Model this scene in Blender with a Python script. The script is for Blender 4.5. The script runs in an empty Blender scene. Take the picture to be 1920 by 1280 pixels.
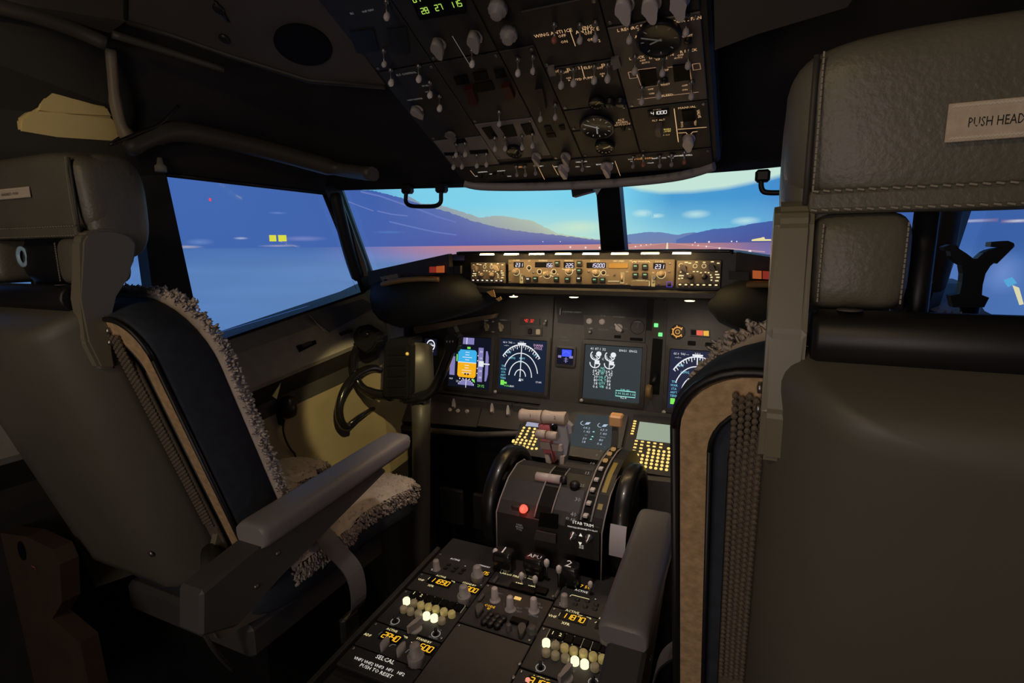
import bpy, bmesh, math, random
import numpy as np
from mathutils import Vector, Matrix
random.seed(7)
SC = bpy.context.scene
COL = SC.collection

# ---------------------------------------------------------------- camera
CAM = Vector((.4217, -1.3977, 1.1971)); YAW, PIT, ROL, FPX = .4288, .1726, -.0113, 1012.57
_r0 = Vector((math.cos(YAW), math.sin(YAW), 0))
FWD = Vector((-math.sin(YAW)*math.cos(PIT), math.cos(YAW)*math.cos(PIT), -math.sin(PIT)))
_u0 = _r0.cross(FWD)
RGT = math.cos(ROL)*_r0 + math.sin(ROL)*_u0
UPV = -math.sin(ROL)*_r0 + math.cos(ROL)*_u0
cd = bpy.data.cameras.new('camera'); cam = bpy.data.objects.new('camera', cd); COL.objects.link(cam)
cam.matrix_world = Matrix(((RGT.x, UPV.x, -FWD.x, CAM.x), (RGT.y, UPV.y, -FWD.y, CAM.y), (RGT.z, UPV.z, -FWD.z, CAM.z), (0, 0, 0, 1)))
cd.sensor_width = 36; cd.lens = FPX/1920*36; cd.clip_start = .02; cd.clip_end = 50
SC.camera = cam

# ---------------------------------------------------------------- world, exposure, room lamps and fill
wd = bpy.data.worlds.new('dark_hall'); SC.world = wd; wd.use_nodes = True
wd.node_tree.nodes['Background'].inputs[0].default_value = (.012, .014, .02, 1)
wd.node_tree.nodes['Background'].inputs[1].default_value = 0.10
vs = SC.view_settings; vs.view_transform = 'Standard'; vs.look = 'None'; vs.exposure = 0.0; vs.gamma = 1.0; vs.use_curve_mapping = False

def lamp(name, kind, loc, aim, power, col, size=.05, spot=None, blend=.5):
    l = bpy.data.lights.new(name, kind); l.energy = power; l.color = col
    if kind == 'AREA': l.shape = 'DISK'; l.size = size
    else: l.shadow_soft_size = size
    if kind == 'SPOT': l.spot_size = math.radians(spot); l.spot_blend = blend
    o = bpy.data.objects.new(name, l); COL.objects.link(o); o.location = loc
    d = Vector(aim) - Vector(loc); o.rotation_euler = d.to_track_quat('-Z', 'Y').to_euler()
    return o
WARM = (1.0, .74, .40)
lamp('dome_light', 'AREA', (-.05, -2.05, 1.78), (.2, -1.0, .8), 2.2, WARM, .16)
lamp('rear_fill_light', 'AREA', (.15, -2.3, 1.05), (.0, 0, 1.25), 3.6, (1, .84, .80), .7)  # unseen soft fill added behind the viewpoint to brighten the overhead panels
lamp('map_light_beam', 'SPOT', (.24, -1.00, 1.58), (-.76, .0, .615), 42.0, (1, .78, .34), .012, 15.5, .25)
lamp('pedestal_flood_beam', 'SPOT', (.03, -.52, 1.50), (.0, -.30, .60), 9.0, (1, .82, .72), .03, 66, .8)
lamp('wall_patch_beam', 'SPOT', (-.20, -1.45, 1.55), (-.98, -.87, 1.44), 5.5, (1, .80, .42), .02, 34, .5)

# ---------------------------------------------------------------- helpers
def V(*a): return Vector(a)
def ray(u, v): return FWD + RGT*((u-960)/FPX) + UPV*((640-v)/FPX)
def aX(u, v, x): d = ray(u, v); return CAM + d*((x-CAM.x)/d.x)     # where the sight line meets a plane of the cockpit
def aY(u, v, y): d = ray(u, v); return CAM + d*((y-CAM.y)/d.y)
def aZ(u, v, z): d = ray(u, v); return CAM + d*((z-CAM.z)/d.z)
class Frame:
    """a panel's own axes: a to the right, b up, h out of the panel"""
    def __init__(s, o, ux, uy):
        s.o = Vector(o); s.ux = Vector(ux).normalized(); s.n = s.ux.cross(Vector(uy)).normalized(); s.uy = s.n.cross(s.ux)
    def p(s, a, b, h=0): return s.o + s.ux*a + s.uy*b + s.n*h
    def px(s, u, v, h=0):
        d = ray(u, v); o = s.o + s.n*h; q = CAM + d*((o-CAM).dot(s.n)/d.dot(s.n)) - s.o
        return q.dot(s.ux), q.dot(s.uy)
    def M(s, a=0, b=0, h=0, rot=0):
        o = s.p(a, b, h); c, sn = math.cos(rot), math.sin(rot)
        x = s.ux*c + s.uy*sn; y = s.uy*c - s.ux*sn
        return Matrix(((x.x, y.x, s.n.x, o.x), (x.y, y.y, s.n.y, o.y), (x.z, y.z, s.n.z, o.z), (0, 0, 0, 1)))
    def sub(s, a, b, h=0): return Frame(s.p(a, b, h), s.ux, s.uy)

MATS = {}
def mat(name, col=(.1, .1, .1), rough=.5, metal=0, emit=None, es=0, noise=0, scale=40, bump=0, bscale=200, coat=0, trans=0, sample=None, spec=None):
    if name in MATS: return MATS[name]
    m = bpy.data.materials.new(name); m.use_nodes = True; nt = m.node_tree; b = nt.nodes['Principled BSDF']
    b.inputs['Base Color'].default_value = (*col, 1); b.inputs['Roughness'].default_value = rough; b.inputs['Metallic'].default_value = metal
    if spec is not None: b.inputs['Specular IOR Level'].default_value = spec
    if coat: b.inputs['Coat Weight'].default_value = coat
    if trans: b.inputs['Transmission Weight'].default_value = trans
    if emit: b.inputs['Emission Color'].default_value = (*emit, 1); b.inputs['Emission Strength'].default_value = es
    if noise or bump:
        tc = nt.nodes.new('ShaderNodeTexCoord')
    if noise:
        nz = nt.nodes.new('ShaderNodeTexNoise'); nz.inputs['Scale'].default_value = scale; nz.inputs['Detail'].default_value = 6
        rp = nt.nodes.new('ShaderNodeValToRGB'); rp.color_ramp.elements[0].position = .3; rp.color_ramp.elements[1].position = .7
        rp.color_ramp.elements[0].color = (*[c*(1-noise) for c in col], 1); rp.color_ramp.elements[1].color = (*[min(1, c*(1+noise)) for c in col], 1)
        nt.links.new(tc.outputs['Object'], nz.inputs['Vector']); nt.links.new(nz.outputs['Fac'], rp.inputs['Fac']); nt.links.new(rp.outputs['Color'], b.inputs['Base Color'])
    if bump:
        n2 = nt.nodes.new('ShaderNodeTexNoise'); n2.inputs['Scale'].default_value = bscale; n2.inputs['Detail'].default_value = 4
        bp = nt.nodes.new('ShaderNodeBump'); bp.inputs['Strength'].default_value = bump; bp.inputs['Distance'].default_value = .002
        nt.links.new(tc.outputs['Object'], n2.inputs['Vector']); nt.links.new(n2.outputs['Fac'], bp.inputs['Height']); nt.links.new(bp.outputs['Normal'], b.inputs['Normal'])
    if sample is None: sample = es == 0 or es > 3
    if emit and not sample: m.cycles.emission_sampling = 'NONE'
    MATS[name] = m; return m
def glow(name, col=(1, 1, 1), s=.5, sample=False): return mat(name, (.02, .02, .02), .5, emit=col, es=s, sample=sample)
def srgb(r, g, b):
    return tuple((c/255/12.92 if c <= 10 else ((c/255+.055)/1.055)**2.4) for c in (r, g, b))

# ---- mesh building: everything below adds to a bmesh
def nb(): return bmesh.new()
def face(bm, pts, smooth=False):
    f = bm.faces.new([bm.verts.new(p) for p in pts]); f.smooth = smooth; return f
def box(bm, c, s, bev=0, M=None, seg=1):
    r = bmesh.ops.create_cube(bm, size=1)['verts']
    for v in r: v.co = Vector((v.co.x*s[0]+c[0], v.co.y*s[1]+c[1], v.co.z*s[2]+c[2]))
    if bev:
        es = list({e for v in r for e in v.link_edges})
        r = bmesh.ops.bevel(bm, geom=es, offset=bev, segments=seg, affect='EDGES', profile=.5)['verts']
        vs_ = set(r)
        r = list(vs_)
    if M is not None:
        for v in r: v.co = M @ v.co
    return r
def prism(bm, poly, h0, h1, M=None, smooth=False):
    M = M or Matrix(); n = len(poly)
    a = [bm.verts.new(M @ Vector((x, y, h0))) for x, y in poly]; b = [bm.verts.new(M @ Vector((x, y, h1))) for x, y in poly]
    ar = sum(poly[i][0]*poly[(i+1) % n][1]-poly[(i+1) % n][0]*poly[i][1] for i in range(n))
    if ar*(h1-h0) < 0: a.reverse(); b.reverse()
    bm.faces.new(b); bm.faces.new(a[::-1])
    for i in range(n):
        f = bm.faces.new((a[i], a[(i+1) % n], b[(i+1) % n], b[i])); f.smooth = smooth
def slab(bm, pts, t):
    """a plate: outline points in space, thickness vector t"""
    t = Vector(t); n = len(pts); a = [bm.verts.new(p) for p in pts]; b = [bm.verts.new(Vector(p)+t) for p in pts]
    bm.faces.new(a); bm.faces.new(b[::-1])
    for i in range(n): bm.faces.new((a[i], b[i], b[(i+1) % n], a[(i+1) % n]))
def rings(bm, rs, cap=True, closed=True, smooth=True):
    vv = [[bm.verts.new(p) for p in r] for r in rs]; n = len(vv[0])
    for i in range(len(vv)-1):
        for j in range(n if closed else n-1):
            f = bm.faces.new((vv[i][j], vv[i][(j+1) % n], vv[i+1][(j+1) % n], vv[i+1][j])); f.smooth = smooth
    if cap and closed:
        bm.faces.new(vv[0][::-1]); bm.faces.new(vv[-1])
    return vv
def lathe(bm, prof, seg=16, M=None, flutes=0, depth=0):
    M = M or Matrix(); rs = []
    for r, z in prof:
        rs.append([M @ Vector(((r*(1-(depth if flutes and int(j*flutes*2/seg) % 2 else 0)))*math.cos(2*math.pi*j/seg), (r*(1-(depth if flutes and int(j*flutes*2/seg) % 2 else 0)))*math.sin(2*math.pi*j/seg), z)) for j in range(seg)])
    rings(bm, rs)
def tube(bm, pts, rad, seg=8, cap=True, flat=1.0):
    pts = [Vector(p) for p in pts]; n = len(pts); rs = []; up = None
    for i, p in enumerate(pts):
        d = (pts[min(i+1, n-1)] - pts[max(i-1, 0)]).normalized()
        if up is None: up = Vector((0, 0, 1)) if abs(d.z) < .9 else Vector((1, 0, 0))
        s = d.cross(up).normalized(); up = s.cross(d).normalized()
        r = rad[i] if isinstance(rad, (list, tuple)) else rad
        rs.append([p + s*r*math.cos(2*math.pi*j/seg) + up*r*flat*math.sin(2*math.pi*j/seg) for j in range(seg)])
    rings(bm, rs, cap)
def smooth_path(pts, n=6):
    pts = [Vector(p) for p in pts]; out = []
    for i in range(len(pts)-1):
        p0 = pts[max(i-1, 0)]; p1 = pts[i]; p2 = pts[i+1]; p3 = pts[min(i+2, len(pts)-1)]
        for k in range(n):
            t = k/n; out.append(.5*((2*p1)+(p2-p0)*t+(2*p0-5*p1+4*p2-p3)*t*t+(3*p1-p0-3*p2+p3)*t**3))
    out.append(pts[-1]); return out
def rrect(w, h, r, n=4):
    out = []
    for cx, cy, a0 in ((w/2-r, h/2-r, 0), (-w/2+r, h/2-r, 90), (-w/2+r, -h/2+r, 180), (w/2-r, -h/2+r, 270)):
        for k in range(n+1):
            a = math.radians(a0+90*k/n); out.append((cx+r*math.cos(a), cy+r*math.sin(a)))
    return out
def pillow(bm, M, w, h, d, r=.02, e=2.6, nu=20, nv=14, bulge=0):
    """superellipsoid pad of size w,h,d centred at M"""
    def sp(c, p): return math.copysign(abs(c)**p, c)
    rs = []
    for i in range(nv+1):
        th = -math.pi/2+math.pi*i/nv; q = 2/e
        cz, sz = sp(math.cos(th), q), sp(math.sin(th), q)
        rs.append([M @ Vector((w/2*cz*sp(math.cos(2*math.pi*j/nu), q), h/2*cz*sp(math.sin(2*math.pi*j/nu), q), d/2*sz)) for j in range(nu)])
    rings(bm, rs, cap=True)
_txt = {}
def textmesh(s, size, ax='CENTER'):
    k = (s, ax)
    if k not in _txt:
        c = bpy.data.curves.new('t', 'FONT'); c.body = s; c.size = 1; c.resolution_u = 1; c.align_x = ax; c.align_y = 'CENTER'; c.space_line = .9
        o = bpy.data.objects.new('t', c); COL.objects.link(o)
        m = bpy.data.meshes.new_from_object(o.evaluated_get(bpy.context.evaluated_depsgraph_get()))
        _txt[k] = ([v.co.copy() for v in m.vertices], [tuple(p.vertices) for p in m.polygons])
        bpy.data.objects.remove(o); bpy.data.curves.remove(c); bpy.data.meshes.remove(m)
    return _txt[k]
def text(bm, s, size, M, ax='CENTER', mi=0, sx=1.0):
    vs_, fs = textmesh(s, size, ax); b = [bm.verts.new(M @ Vector((v.x*size*sx, v.y*size, 0))) for v in vs_]
    for f in fs:
        try: bm.faces.new([b[i] for i in f]).material_index = mi
        except ValueError: pass
SEG7 = {'0': 'abcdef', '1': 'bc', '2': 'abged', '3': 'abgcd', '4': 'fgbc', '5': 'afgcd', '6': 'afgedc', '7': 'abc', '8': 'abcdefg', '9': 'abcdfg', '-': 'g', ' ': '', '.': 'p'}
def digits(bm, s, h, M, mi=0, slant=.12, gap=.72):
    """seven-segment figures, centred"""
    w = h*.52; t = h*.13; n = len(s); x0 = -(n-1)*h*gap/2
    S = {'a': (0, h/2, w, t), 'd': (0, -h/2, w, t), 'g': (0, 0, w, t), 'f': (-w/2, h/4, t, h/2), 'b': (w/2, h/4, t, h/2), 'e': (-w/2, -h/4, t, h/2), 'c': (w/2, -h/4, t, h/2), 'p': (w/2, -h/2, t*1.3, t*1.3)}
    for i, ch in enumerate(s):
        for g in SEG7[ch]:
            cx, cy, sx, sy = S[g]; cx += x0+i*h*gap
            f = face(bm, [M @ Vector((x+y*slant, y, 0)) for x, y in ((cx-sx/2, cy-sy/2), (cx+sx/2, cy-sy/2), (cx+sx/2, cy+sy/2), (cx-sx/2, cy+sy/2))]); f.material_index = mi
def flat(bm, poly, M, mi=0, h=0):
    f = face(bm, [M @ Vector((x, y, h)) for x, y in poly]); f.material_index = mi; return f
def stroke(bm, pts, w, M, mi=0, closed=False):
    pts = [Vector((x, y, 0)) for x, y in pts]; n = len(pts)
    L, Rr = [], []
    for i in range(n):
        a = pts[(i-1) % n if closed else max(i-1, 0)]; b = pts[(i+1) % n if closed else min(i+1, n-1)]
        d = (b-a).normalized(); s = Vector((-d.y, d.x, 0))*w/2; L.append(bm.verts.new(M @ (pts[i]+s))); Rr.append(bm.verts.new(M @ (pts[i]-s)))
    for i in range(n if closed else n-1):
        j = (i+1) % n; f = bm.faces.new((Rr[i], Rr[j], L[j], L[i])); f.material_index = mi
def arc(cx, cy, r, a0, a1, n=16, ry=None):
    return [(cx+r*math.cos(math.radians(a0+(a1-a0)*k/n)), cy+(ry or r)*math.sin(math.radians(a0+(a1-a0)*k/n))) for k in range(n+1)]

# ---- objects
WM = {}
def _put(o, parent, M):
    M = M or Matrix(); WM[o.name] = M
    if parent is not None: o.parent = parent; o.matrix_basis = WM[parent.name].inverted() @ M
    else: o.matrix_basis = M
    return o
def mesh(name, bm, ms, parent=None, M=None, local=False, norm=True, kind=None):
    """bm in world coordinates (local=False: moved into the frame M) or already in M's own"""
    if norm: bmesh.ops.recalc_face_normals(bm, faces=bm.faces)
    M = M or (Matrix.Translation(WM[parent.name].translation) if parent is not None else Matrix())
    if not local: bm.transform(M.inverted())
    me = bpy.data.meshes.new(name); bm.to_mesh(me); bm.free()
    for m in (ms if isinstance(ms, (list, tuple)) else [ms]): me.materials.append(m)
    o = bpy.data.objects.new(name, me); COL.objects.link(o)
    if kind: o['kind'] = kind
    return _put(o, parent, M)
def inst(name, me, parent, M):
    o = bpy.data.objects.new(name, me); COL.objects.link(o); return _put(o, parent, M)
def thing(name, label, cat, loc=(0, 0, 0), group=None, kind=None):
    o = bpy.data.objects.new(name, None); COL.objects.link(o); o.empty_display_size = .02
    _put(o, None, Matrix.Translation(Vector(loc))); return tag(o, label, cat, group, kind)
def tag(o, label=None, cat=None, group=None, kind=None):
    if label: o['label'] = label
    if cat: o['category'] = cat
    if group: o['group'] = group
    if kind: o['kind'] = kind
    return o

def plate(fr, a0, a1, b0, b1, t=.006, bev=.0015, bm=None, h=0):
    bm = bm or nb(); box(bm, ((a0+a1)/2, (b0+b1)/2, h+t/2), (a1-a0, b1-b0, t), bev, fr.M()); return bm
def platepx(fr, uvs, t=.006, h=0, bm=None):
    bm = bm or nb(); prism(bm, [fr.px(u, v, h+t) for u, v in uvs], h, h+t, fr.M()); return bm

# ---------------------------------------------------------------- materials
M_trim = mat('grey_trim', (.30, .29, .26), .5, noise=.12, scale=30)
M_trimd = mat('dark_trim', (.022, .021, .021), .6, noise=.2, scale=20)
M_black = mat('black_plastic', (.010, .010, .011), .45)
M_gloss = mat('glossy_black', (.012, .012, .014), .22, coat=.3)
M_liner = mat('beige_liner', (.30, .25, .155), .6, noise=.1, scale=12)
M_ceil = mat('ceiling_liner', (.060, .052, .050), .7, noise=.1, scale=14)
M_ceild = mat('dark_ceiling', (.016, .015, .016), .8)
M_pad = mat('padded_moulding', (.060, .054, .046), .5, bump=.15, bscale=120)
M_panel = mat('panel_grey', (.085, .078, .070), .55, noise=.06, scale=60)
M_panelb = mat('panel_brown', (.060, .054, .049), .55, noise=.08, scale=50)
M_panell = mat('panel_light', (.17, .155, .155), .55, noise=.06, scale=60)
M_dkpanel = mat('panel_dark', (.022, .021, .022), .55, noise=.15, scale=60)
M_knob = mat('knob_grey', (.34, .31, .30), .5)
M_knobp = mat('knob_pale', (.58, .52, .51), .45)
M_white = mat('pale_cap', (.76, .72, .70), .4)
M_steel = mat('brushed_steel', (.32, .31, .30), .35, metal=.9)
M_seam = mat('black_gap', (.004, .004, .004), .9)
M_hole = mat('recess_black', (.003, .003, .003), .6, spec=.15)
M_glassd = mat('display_glass', (.006, .007, .010), .3, spec=.15)
M_seat = mat('seat_leather', (.135, .125, .092), .42, noise=.1, scale=18, bump=.30, bscale=230)
M_shell = mat('seat_shell', (.112, .106, .080), .5, noise=.06, scale=6)
M_post = mat('seat_post', (.20, .18, .125), .38)
M_arm = mat('arm_pad', (.26, .24, .235), .45, bump=.15, bscale=300)
M_armb = mat('arm_base', (.075, .073, .072), .5)
M_navy = mat('navy_cover', (.030, .038, .052), .85, noise=.2, scale=60, bump=.3, bscale=90)
M_fleece = mat('fleece', (.62, .54, .47), .95, noise=.12, scale=60)
M_fleeceg = mat('blue_grey_fleece', (.30, .37, .40), .95, noise=.12, scale=60)
M_tan = mat('tan_hem', (.50, .34, .185), .85, noise=.22, scale=120, bump=.4, bscale=260)
M_woven = mat('woven_back', (.135, .105, .075), .8, noise=.25, scale=200)
# ================================================================ the projected view: a curved screen round the cockpit nose
SCX, SCY, SCR = 0.0, -.6, 2.7
def scr(az, z, off=0):
    a = math.radians(az); r = SCR-off
    return Vector((SCX+r*math.sin(a), SCY+r*math.cos(a), z))
def pixmat(name, st=1.0):
    m = bpy.data.materials.new(name); m.use_nodes = True; nt = m.node_tree; nt.nodes.clear()
    at = nt.nodes.new('ShaderNodeVertexColor'); at.layer_name = 'picture'
    em = nt.nodes.new('ShaderNodeEmission'); em.inputs[1].default_value = st; ou = nt.nodes.new('ShaderNodeOutputMaterial')
    nt.links.new(at.outputs[0], em.inputs[0]); nt.links.new(em.outputs[0], ou.inputs[0]); return m
M_pic = pixmat('projected_picture')
def lerp(a, b, t): return tuple(x+(y-x)*t for x, y in zip(a, b))
def ramp(st, x):
    if x <= st[0][0]: return st[0][1]
    for (x0, c0), (x1, c1) in zip(st, st[1:]):
        if x <= x1:
            t = (x-x0)/(x1-x0); return lerp(c0, c1, t) if isinstance(c0, tuple) else c0+(c1-c0)*t
    return st[-1][1]
def layer(name, azs, rows, colf, off, parent, label=None):
    """a piece of the picture: for every azimuth a column of heights; colf gives its colour there"""
    bm = nb(); cl = bm.loops.layers.float_color.new('picture'); g = []; info = {}
    for az in azs:
        zs = rows(az); cv = []
        for z in zs:
            v = bm.verts.new(scr(az, z, off)); info[v] = (*[min(1, max(0, c)) for c in colf(az, z)], 1); cv.append(v)
        g.append(cv)
    for a, b in zip(g, g[1:]):
        for i in range(len(a)-1):
            f = bm.faces.new((a[i], b[i], b[i+1], a[i+1]))
            for lp in f.loops: lp[cl] = info[lp.vert]
    o = mesh(name, bm, M_pic, parent, norm=False)
    if label: o['label'] = label
    return o
screen = thing('projection_screen', 'curved screen outside the windows showing a runway at dusk with mountains and sky', 'screen', (SCX, SCY+SCR, 0))
HZ = 1.214
def frange(a, b, n): return [a+(b-a)*i/n for i in range(n+1)]
SKYT = [(-75, srgb(66, 104, 176)), (-46, srgb(84, 150, 205)), (-36, srgb(128, 210, 236)), (-20, srgb(134, 216, 240)), (-8, srgb(124, 208, 236)), (-2, srgb(74, 158, 212)), (8, srgb(72, 150, 210)), (14, srgb(66, 128, 200)), (26, srgb(62, 100, 170)), (75, srgb(60, 98, 168))]
SKYB = [(-75, srgb(70, 110, 178)), (-40, srgb(150, 190, 200)), (-25, srgb(206, 226, 190)), (-14, srgb(206, 232, 205)), (-5, srgb(168, 226, 230)), (3, srgb(140, 215, 235)), (11, srgb(130, 195, 228)), (26, srgb(70, 112, 178)), (75, srgb(64, 104, 172))]
def sky(az, z):
    return lerp(ramp(SKYB, az), ramp(SKYT, az), min(1, max(0, (z-HZ)/.26))**.8)
layer('sky_picture', frange(-100, 100, 200), lambda az: frange(HZ-.02, 2.3, 24), sky, 0, screen, 'pale blue evening sky')
# ground: pink along the runway, blue towards the sides and close by
GT = [(-75, srgb(72, 112, 172)), (-50, srgb(76, 112, 178)), (-43, srgb(112, 120, 184)), (-36, srgb(176, 130, 160)), (-30, srgb(206, 138, 140)), (-12, srgb(206, 142, 132)), (2, srgb(188, 132, 132)), (8, srgb(130, 110, 158)), (14, srgb(100, 108, 168)), (26, srgb(60, 100, 170)), (75, srgb(60, 100, 168))]
GB = [(-75, srgb(84, 126, 184)), (-40, srgb(100, 134, 190)), (-30, srgb(150, 138, 184)), (-12, srgb(186, 138, 150)), (2, srgb(178, 130, 144)), (10, srgb(128, 120, 176)), (20, srgb(80, 116, 182)), (75, srgb(78, 120, 182))]
def ground(az, z):
    t = min(1, max(0, (HZ-z)/.12)); c = lerp(ramp(GT, az), ramp(GB, az), t)
    k = 1+.03*math.sin(z*60+az*.11)+.02*math.sin(z*23-az*.3)
    return tuple(x*k for x in c)
layer('ground_picture', frange(-100, 100, 200), lambda az: frange(-.3, HZ-.16, 8)+frange(HZ-.15, HZ, 14), ground, .004, screen, 'dusk ground lit pink by the low sun')
def ridge(name, pts, ctop, cbot, off, label, foot=HZ-.004, rough=.003):
    rnd = random.Random(len(name)); a0, a1 = pts[0][0], pts[-1][0]
    zs = {}
    def rows(az):
        z = ramp(pts, az)+rnd.uniform(-1, 1)*rough
        return [foot+(z-foot)*k/5 for k in range(6)]
    def colf(az, z):
        top = max(foot+.01, ramp(pts, az)); t = min(1, max(0, (z-foot)/(top-foot)))
        return lerp(ramp(cbot, az), ramp(ctop, az), t)
    return layer(name, frange(a0, a1, int(abs(a1-a0)*4)), rows, colf, off, screen, label)
TAN = [(-46, srgb(96, 122, 180)), (-36, srgb(140, 158, 176)), (-26, srgb(168, 180, 176)), (-17, srgb(190, 204, 180))]
ridge('mountain_picture', [(-37.7, 1.535), (-35.6, 1.479), (-33.4, 1.474), (-31.3, 1.444), (-27.7, 1.389), (-25.8, 1.399), (-24, 1.397), (-21.8, 1.374), (-20.3, 1.365), (-18.9, 1.326), (-17, 1.284), (-14.4, 1.262), (-12.2, 1.248), (-9, 1.225)],
      TAN, [(-46, srgb(90, 110, 180)), (-25, srgb(150, 150, 165)), (-10, srgb(170, 170, 170))], .008, 'far hazy mountain ridge above the runway end')
BLUE = [(-100, srgb(66, 106, 176)), (-60, srgb(68, 106, 178)), (-42, srgb(66, 98, 172)), (-34, srgb(92, 112, 176)), (-24, srgb(120, 126, 172)), (-11, srgb(122, 126, 170))]
BLUB = [(-100, srgb(66, 106, 172)), (-46, srgb(68, 102, 176)), (-30, srgb(84, 92, 166)), (-11, srgb(96, 96, 160))]
ridge('mountain_picture', [(-100, 1.9), (-75, 1.80), (-60, 1.72), (-50, 1.62), (-45.9, 1.567), (-41.8, 1.552), (-37.7, 1.505), (-34.9, 1.462), (-32, 1.425), (-29.1, 1.374), (-26.2, 1.334), (-23.3, 1.310), (-20.3, 1.29), (-15.9, 1.264), (-11.5, 1.238), (-7, 1.222)],
      BLUE, BLUB, .012, 'dark blue mountain slope filling the left windows')
ridge('mountain_picture', [(-9, 1.245), (-7.3, 1.27), (-5, 1.281), (-3.1, 1.279), (-1.2, 1.26), (.9, 1.276), (2, 1.262)], [(-9, srgb(112, 140, 184)), (2, srgb(108, 130, 182))], [(-9, srgb(120, 140, 180)), (2, srgb(116, 124, 172))], .008, 'far blue ridge right of the centre post', rough=.0015)
ridge('mountain_picture', [(-1.2, 1.232), (.9, 1.268), (3.4, 1.291), (5.6, 1.296), (8.3, 1.319), (10.6, 1.330), (14, 1.36), (20, 1.45), (28, 1.56), (40, 1.7), (75, 1.85), (100, 1.85)],
      [(-1, srgb(84, 112, 176)), (11, srgb(70, 92, 164)), (26, srgb(62, 100, 172)), (100, srgb(60, 98, 170))], [(-1, srgb(96, 108, 168)), (11, srgb(72, 82, 152)), (26, srgb(62, 100, 170)), (100, srgb(60, 98, 168))], .012, 'dark blue mountain right of the runway', rough=.0015)
def blob(name, pts, colf, off, label=None):
    """a flat picture piece outlined by (azimuth, height) points"""
    bm = nb(); cl = bm.loops.layers.float_color.new('picture'); f = bm.faces.new([bm.verts.new(scr(a, z, off)) for a, z in pts])
    for lp, (a, z) in zip(f.loops, pts):
        c = colf(a, z) if callable(colf) else colf; lp[cl] = (*c, 1)
    bmesh.ops.triangulate(bm, faces=bm.faces)
    return mesh(name, bm, M_pic, screen, norm=False)
def ell(az, z, ra, rz, n=14, ph=0): return [(az+ra*math.cos(2*math.pi*k/n)*(1+.12*math.sin(3*k+ph)), z+rz*math.sin(2*math.pi*k/n)*(1+.18*math.sin(2*k+ph))) for k in range(n)]
# the long cloud at the top of the right windscreen: soft towards its edges
def cloud(az, z):
    lo = ramp([(-9.5, 1.60), (-8.5, 1.565), (-6, 1.522), (-3.3, 1.500), (.6, 1.497), (4.5, 1.507), (6.9, 1.524), (9.8, 1.546), (12, 1.57), (14, 1.6), (22, 1.66)], az)
    t = min(1, max(0, (z-lo)/.03)); return lerp(sky(az, z), srgb(206, 236, 220), t*.95)
layer('cloud_picture', frange(-9.4, 20, 60), lambda az: [(q := ramp([(-9.5, 1.60), (-8.5, 1.565), (-6, 1.522), (-3.3, 1.500), (.6, 1.497), (4.5, 1.507), (6.9, 1.524), (9.8, 1.546), (12, 1.57), (14, 1.6), (22, 1.66)], az)), q+.012, q+.03, q+.10, q+.16], cloud, .016, screen, 'long pale cloud')
def softcloud(az, z, ra, rz, c=srgb(206, 240, 236)):
    def colf(a, h):
        d = math.hypot((a-az)/ra, (h-z)/rz); t = max(0, 1-d)**.8; return lerp(sky(a, h), c, t*.75)
    layer('cloud_picture', frange(az-ra, az+ra, 12), lambda a: frange(z-rz, z+rz, 10), colf, .005, screen, 'small white cloud')
softcloud(-5.7, 1.397, 1.5, .026); softcloud(-3.9, 1.379, 1.2, .016); softcloud(1.1, 1.381, 1.9, .028); softcloud(7, 1.333, 1.8, .026); softcloud(-14, 1.32, 5, .05, srgb(214, 238, 205))
# runway with its centre line and edges
def gcol(a, z): return tuple(c*.93 for c in ground(a, z))
layer('runway_picture', frange(-18, 16, 68), lambda az: frange(1.03, ramp([(-18, 1.0301), (-2.9, 1.211), (-1.7, 1.211), (16, 1.0301)], az), 5), gcol, .016, screen, 'runway running to the horizon')
blob('centre_line_picture', [(-2.38, 1.214), (-2.20, 1.214), (-2.08, 1.10), (-2.55, 1.10)], srgb(236, 222, 190), .020)
for sgn, a1 in ((-1, -13), (1, 9.5)):
    layer('edge_line_picture', frange(*sorted((-2.3+sgn*.3, a1)), 20), lambda az: [1.2125-.056*abs(az+2.3)/abs(a1+2.3)-.0005-.003*abs(az+2.3)/abs(a1+2.3), 1.2135-.056*abs(az+2.3)/abs(a1+2.3)], lambda az, z: srgb(214, 172, 164), .020, screen)
for a, z, s in ((-15.2, 1.194, 1), (-13.1, 1.19, 1), (-11.2, 1.189, 1), (-6.4, 1.193, .8), (-5.7, 1.2, .7), (-5.0, 1.203, .6), (-4.4, 1.206, .5), (.9, 1.199, .6), (1.6, 1.196, .7), (2.6, 1.189, .8), (4.2, 1.178, 1), (7.8, 1.159, 1.3), (1.2, 1.214, .6), (2.9, 1.216, .9), (5.6, 1.217, .7), (6.2, 1.216, .6), (-10.3, 1.24, .6), (-19, 1.231, .5), (-16.6, 1.23, .5)):
    blob('runway_light_picture', ell(a, z, .13*s, .0065*s, 10), srgb(246, 226, 220), .024)
blob('building_picture', [(7.9, 1.217), (10.1, 1.217), (10.1, 1.226), (9.4, 1.227), (9.3, 1.238), (9.05, 1.238), (9.0, 1.227), (7.9, 1.226)], srgb(240, 226, 160), .018)
blob('sign_picture', [(-55.0, 1.247), (-54.2, 1.247), (-54.2, 1.283), (-55.0, 1.283)], srgb(222, 222, 70), .018)
blob('sign_picture', [(-54.0, 1.247), (-53.0, 1.247), (-53.0, 1.283), (-54.0, 1.283)], srgb(222, 222, 70), .018)
blob('red_light_picture', ell(-61.1, 1.473, .12, .010, 8), srgb(255, 70, 90), .018)
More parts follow.
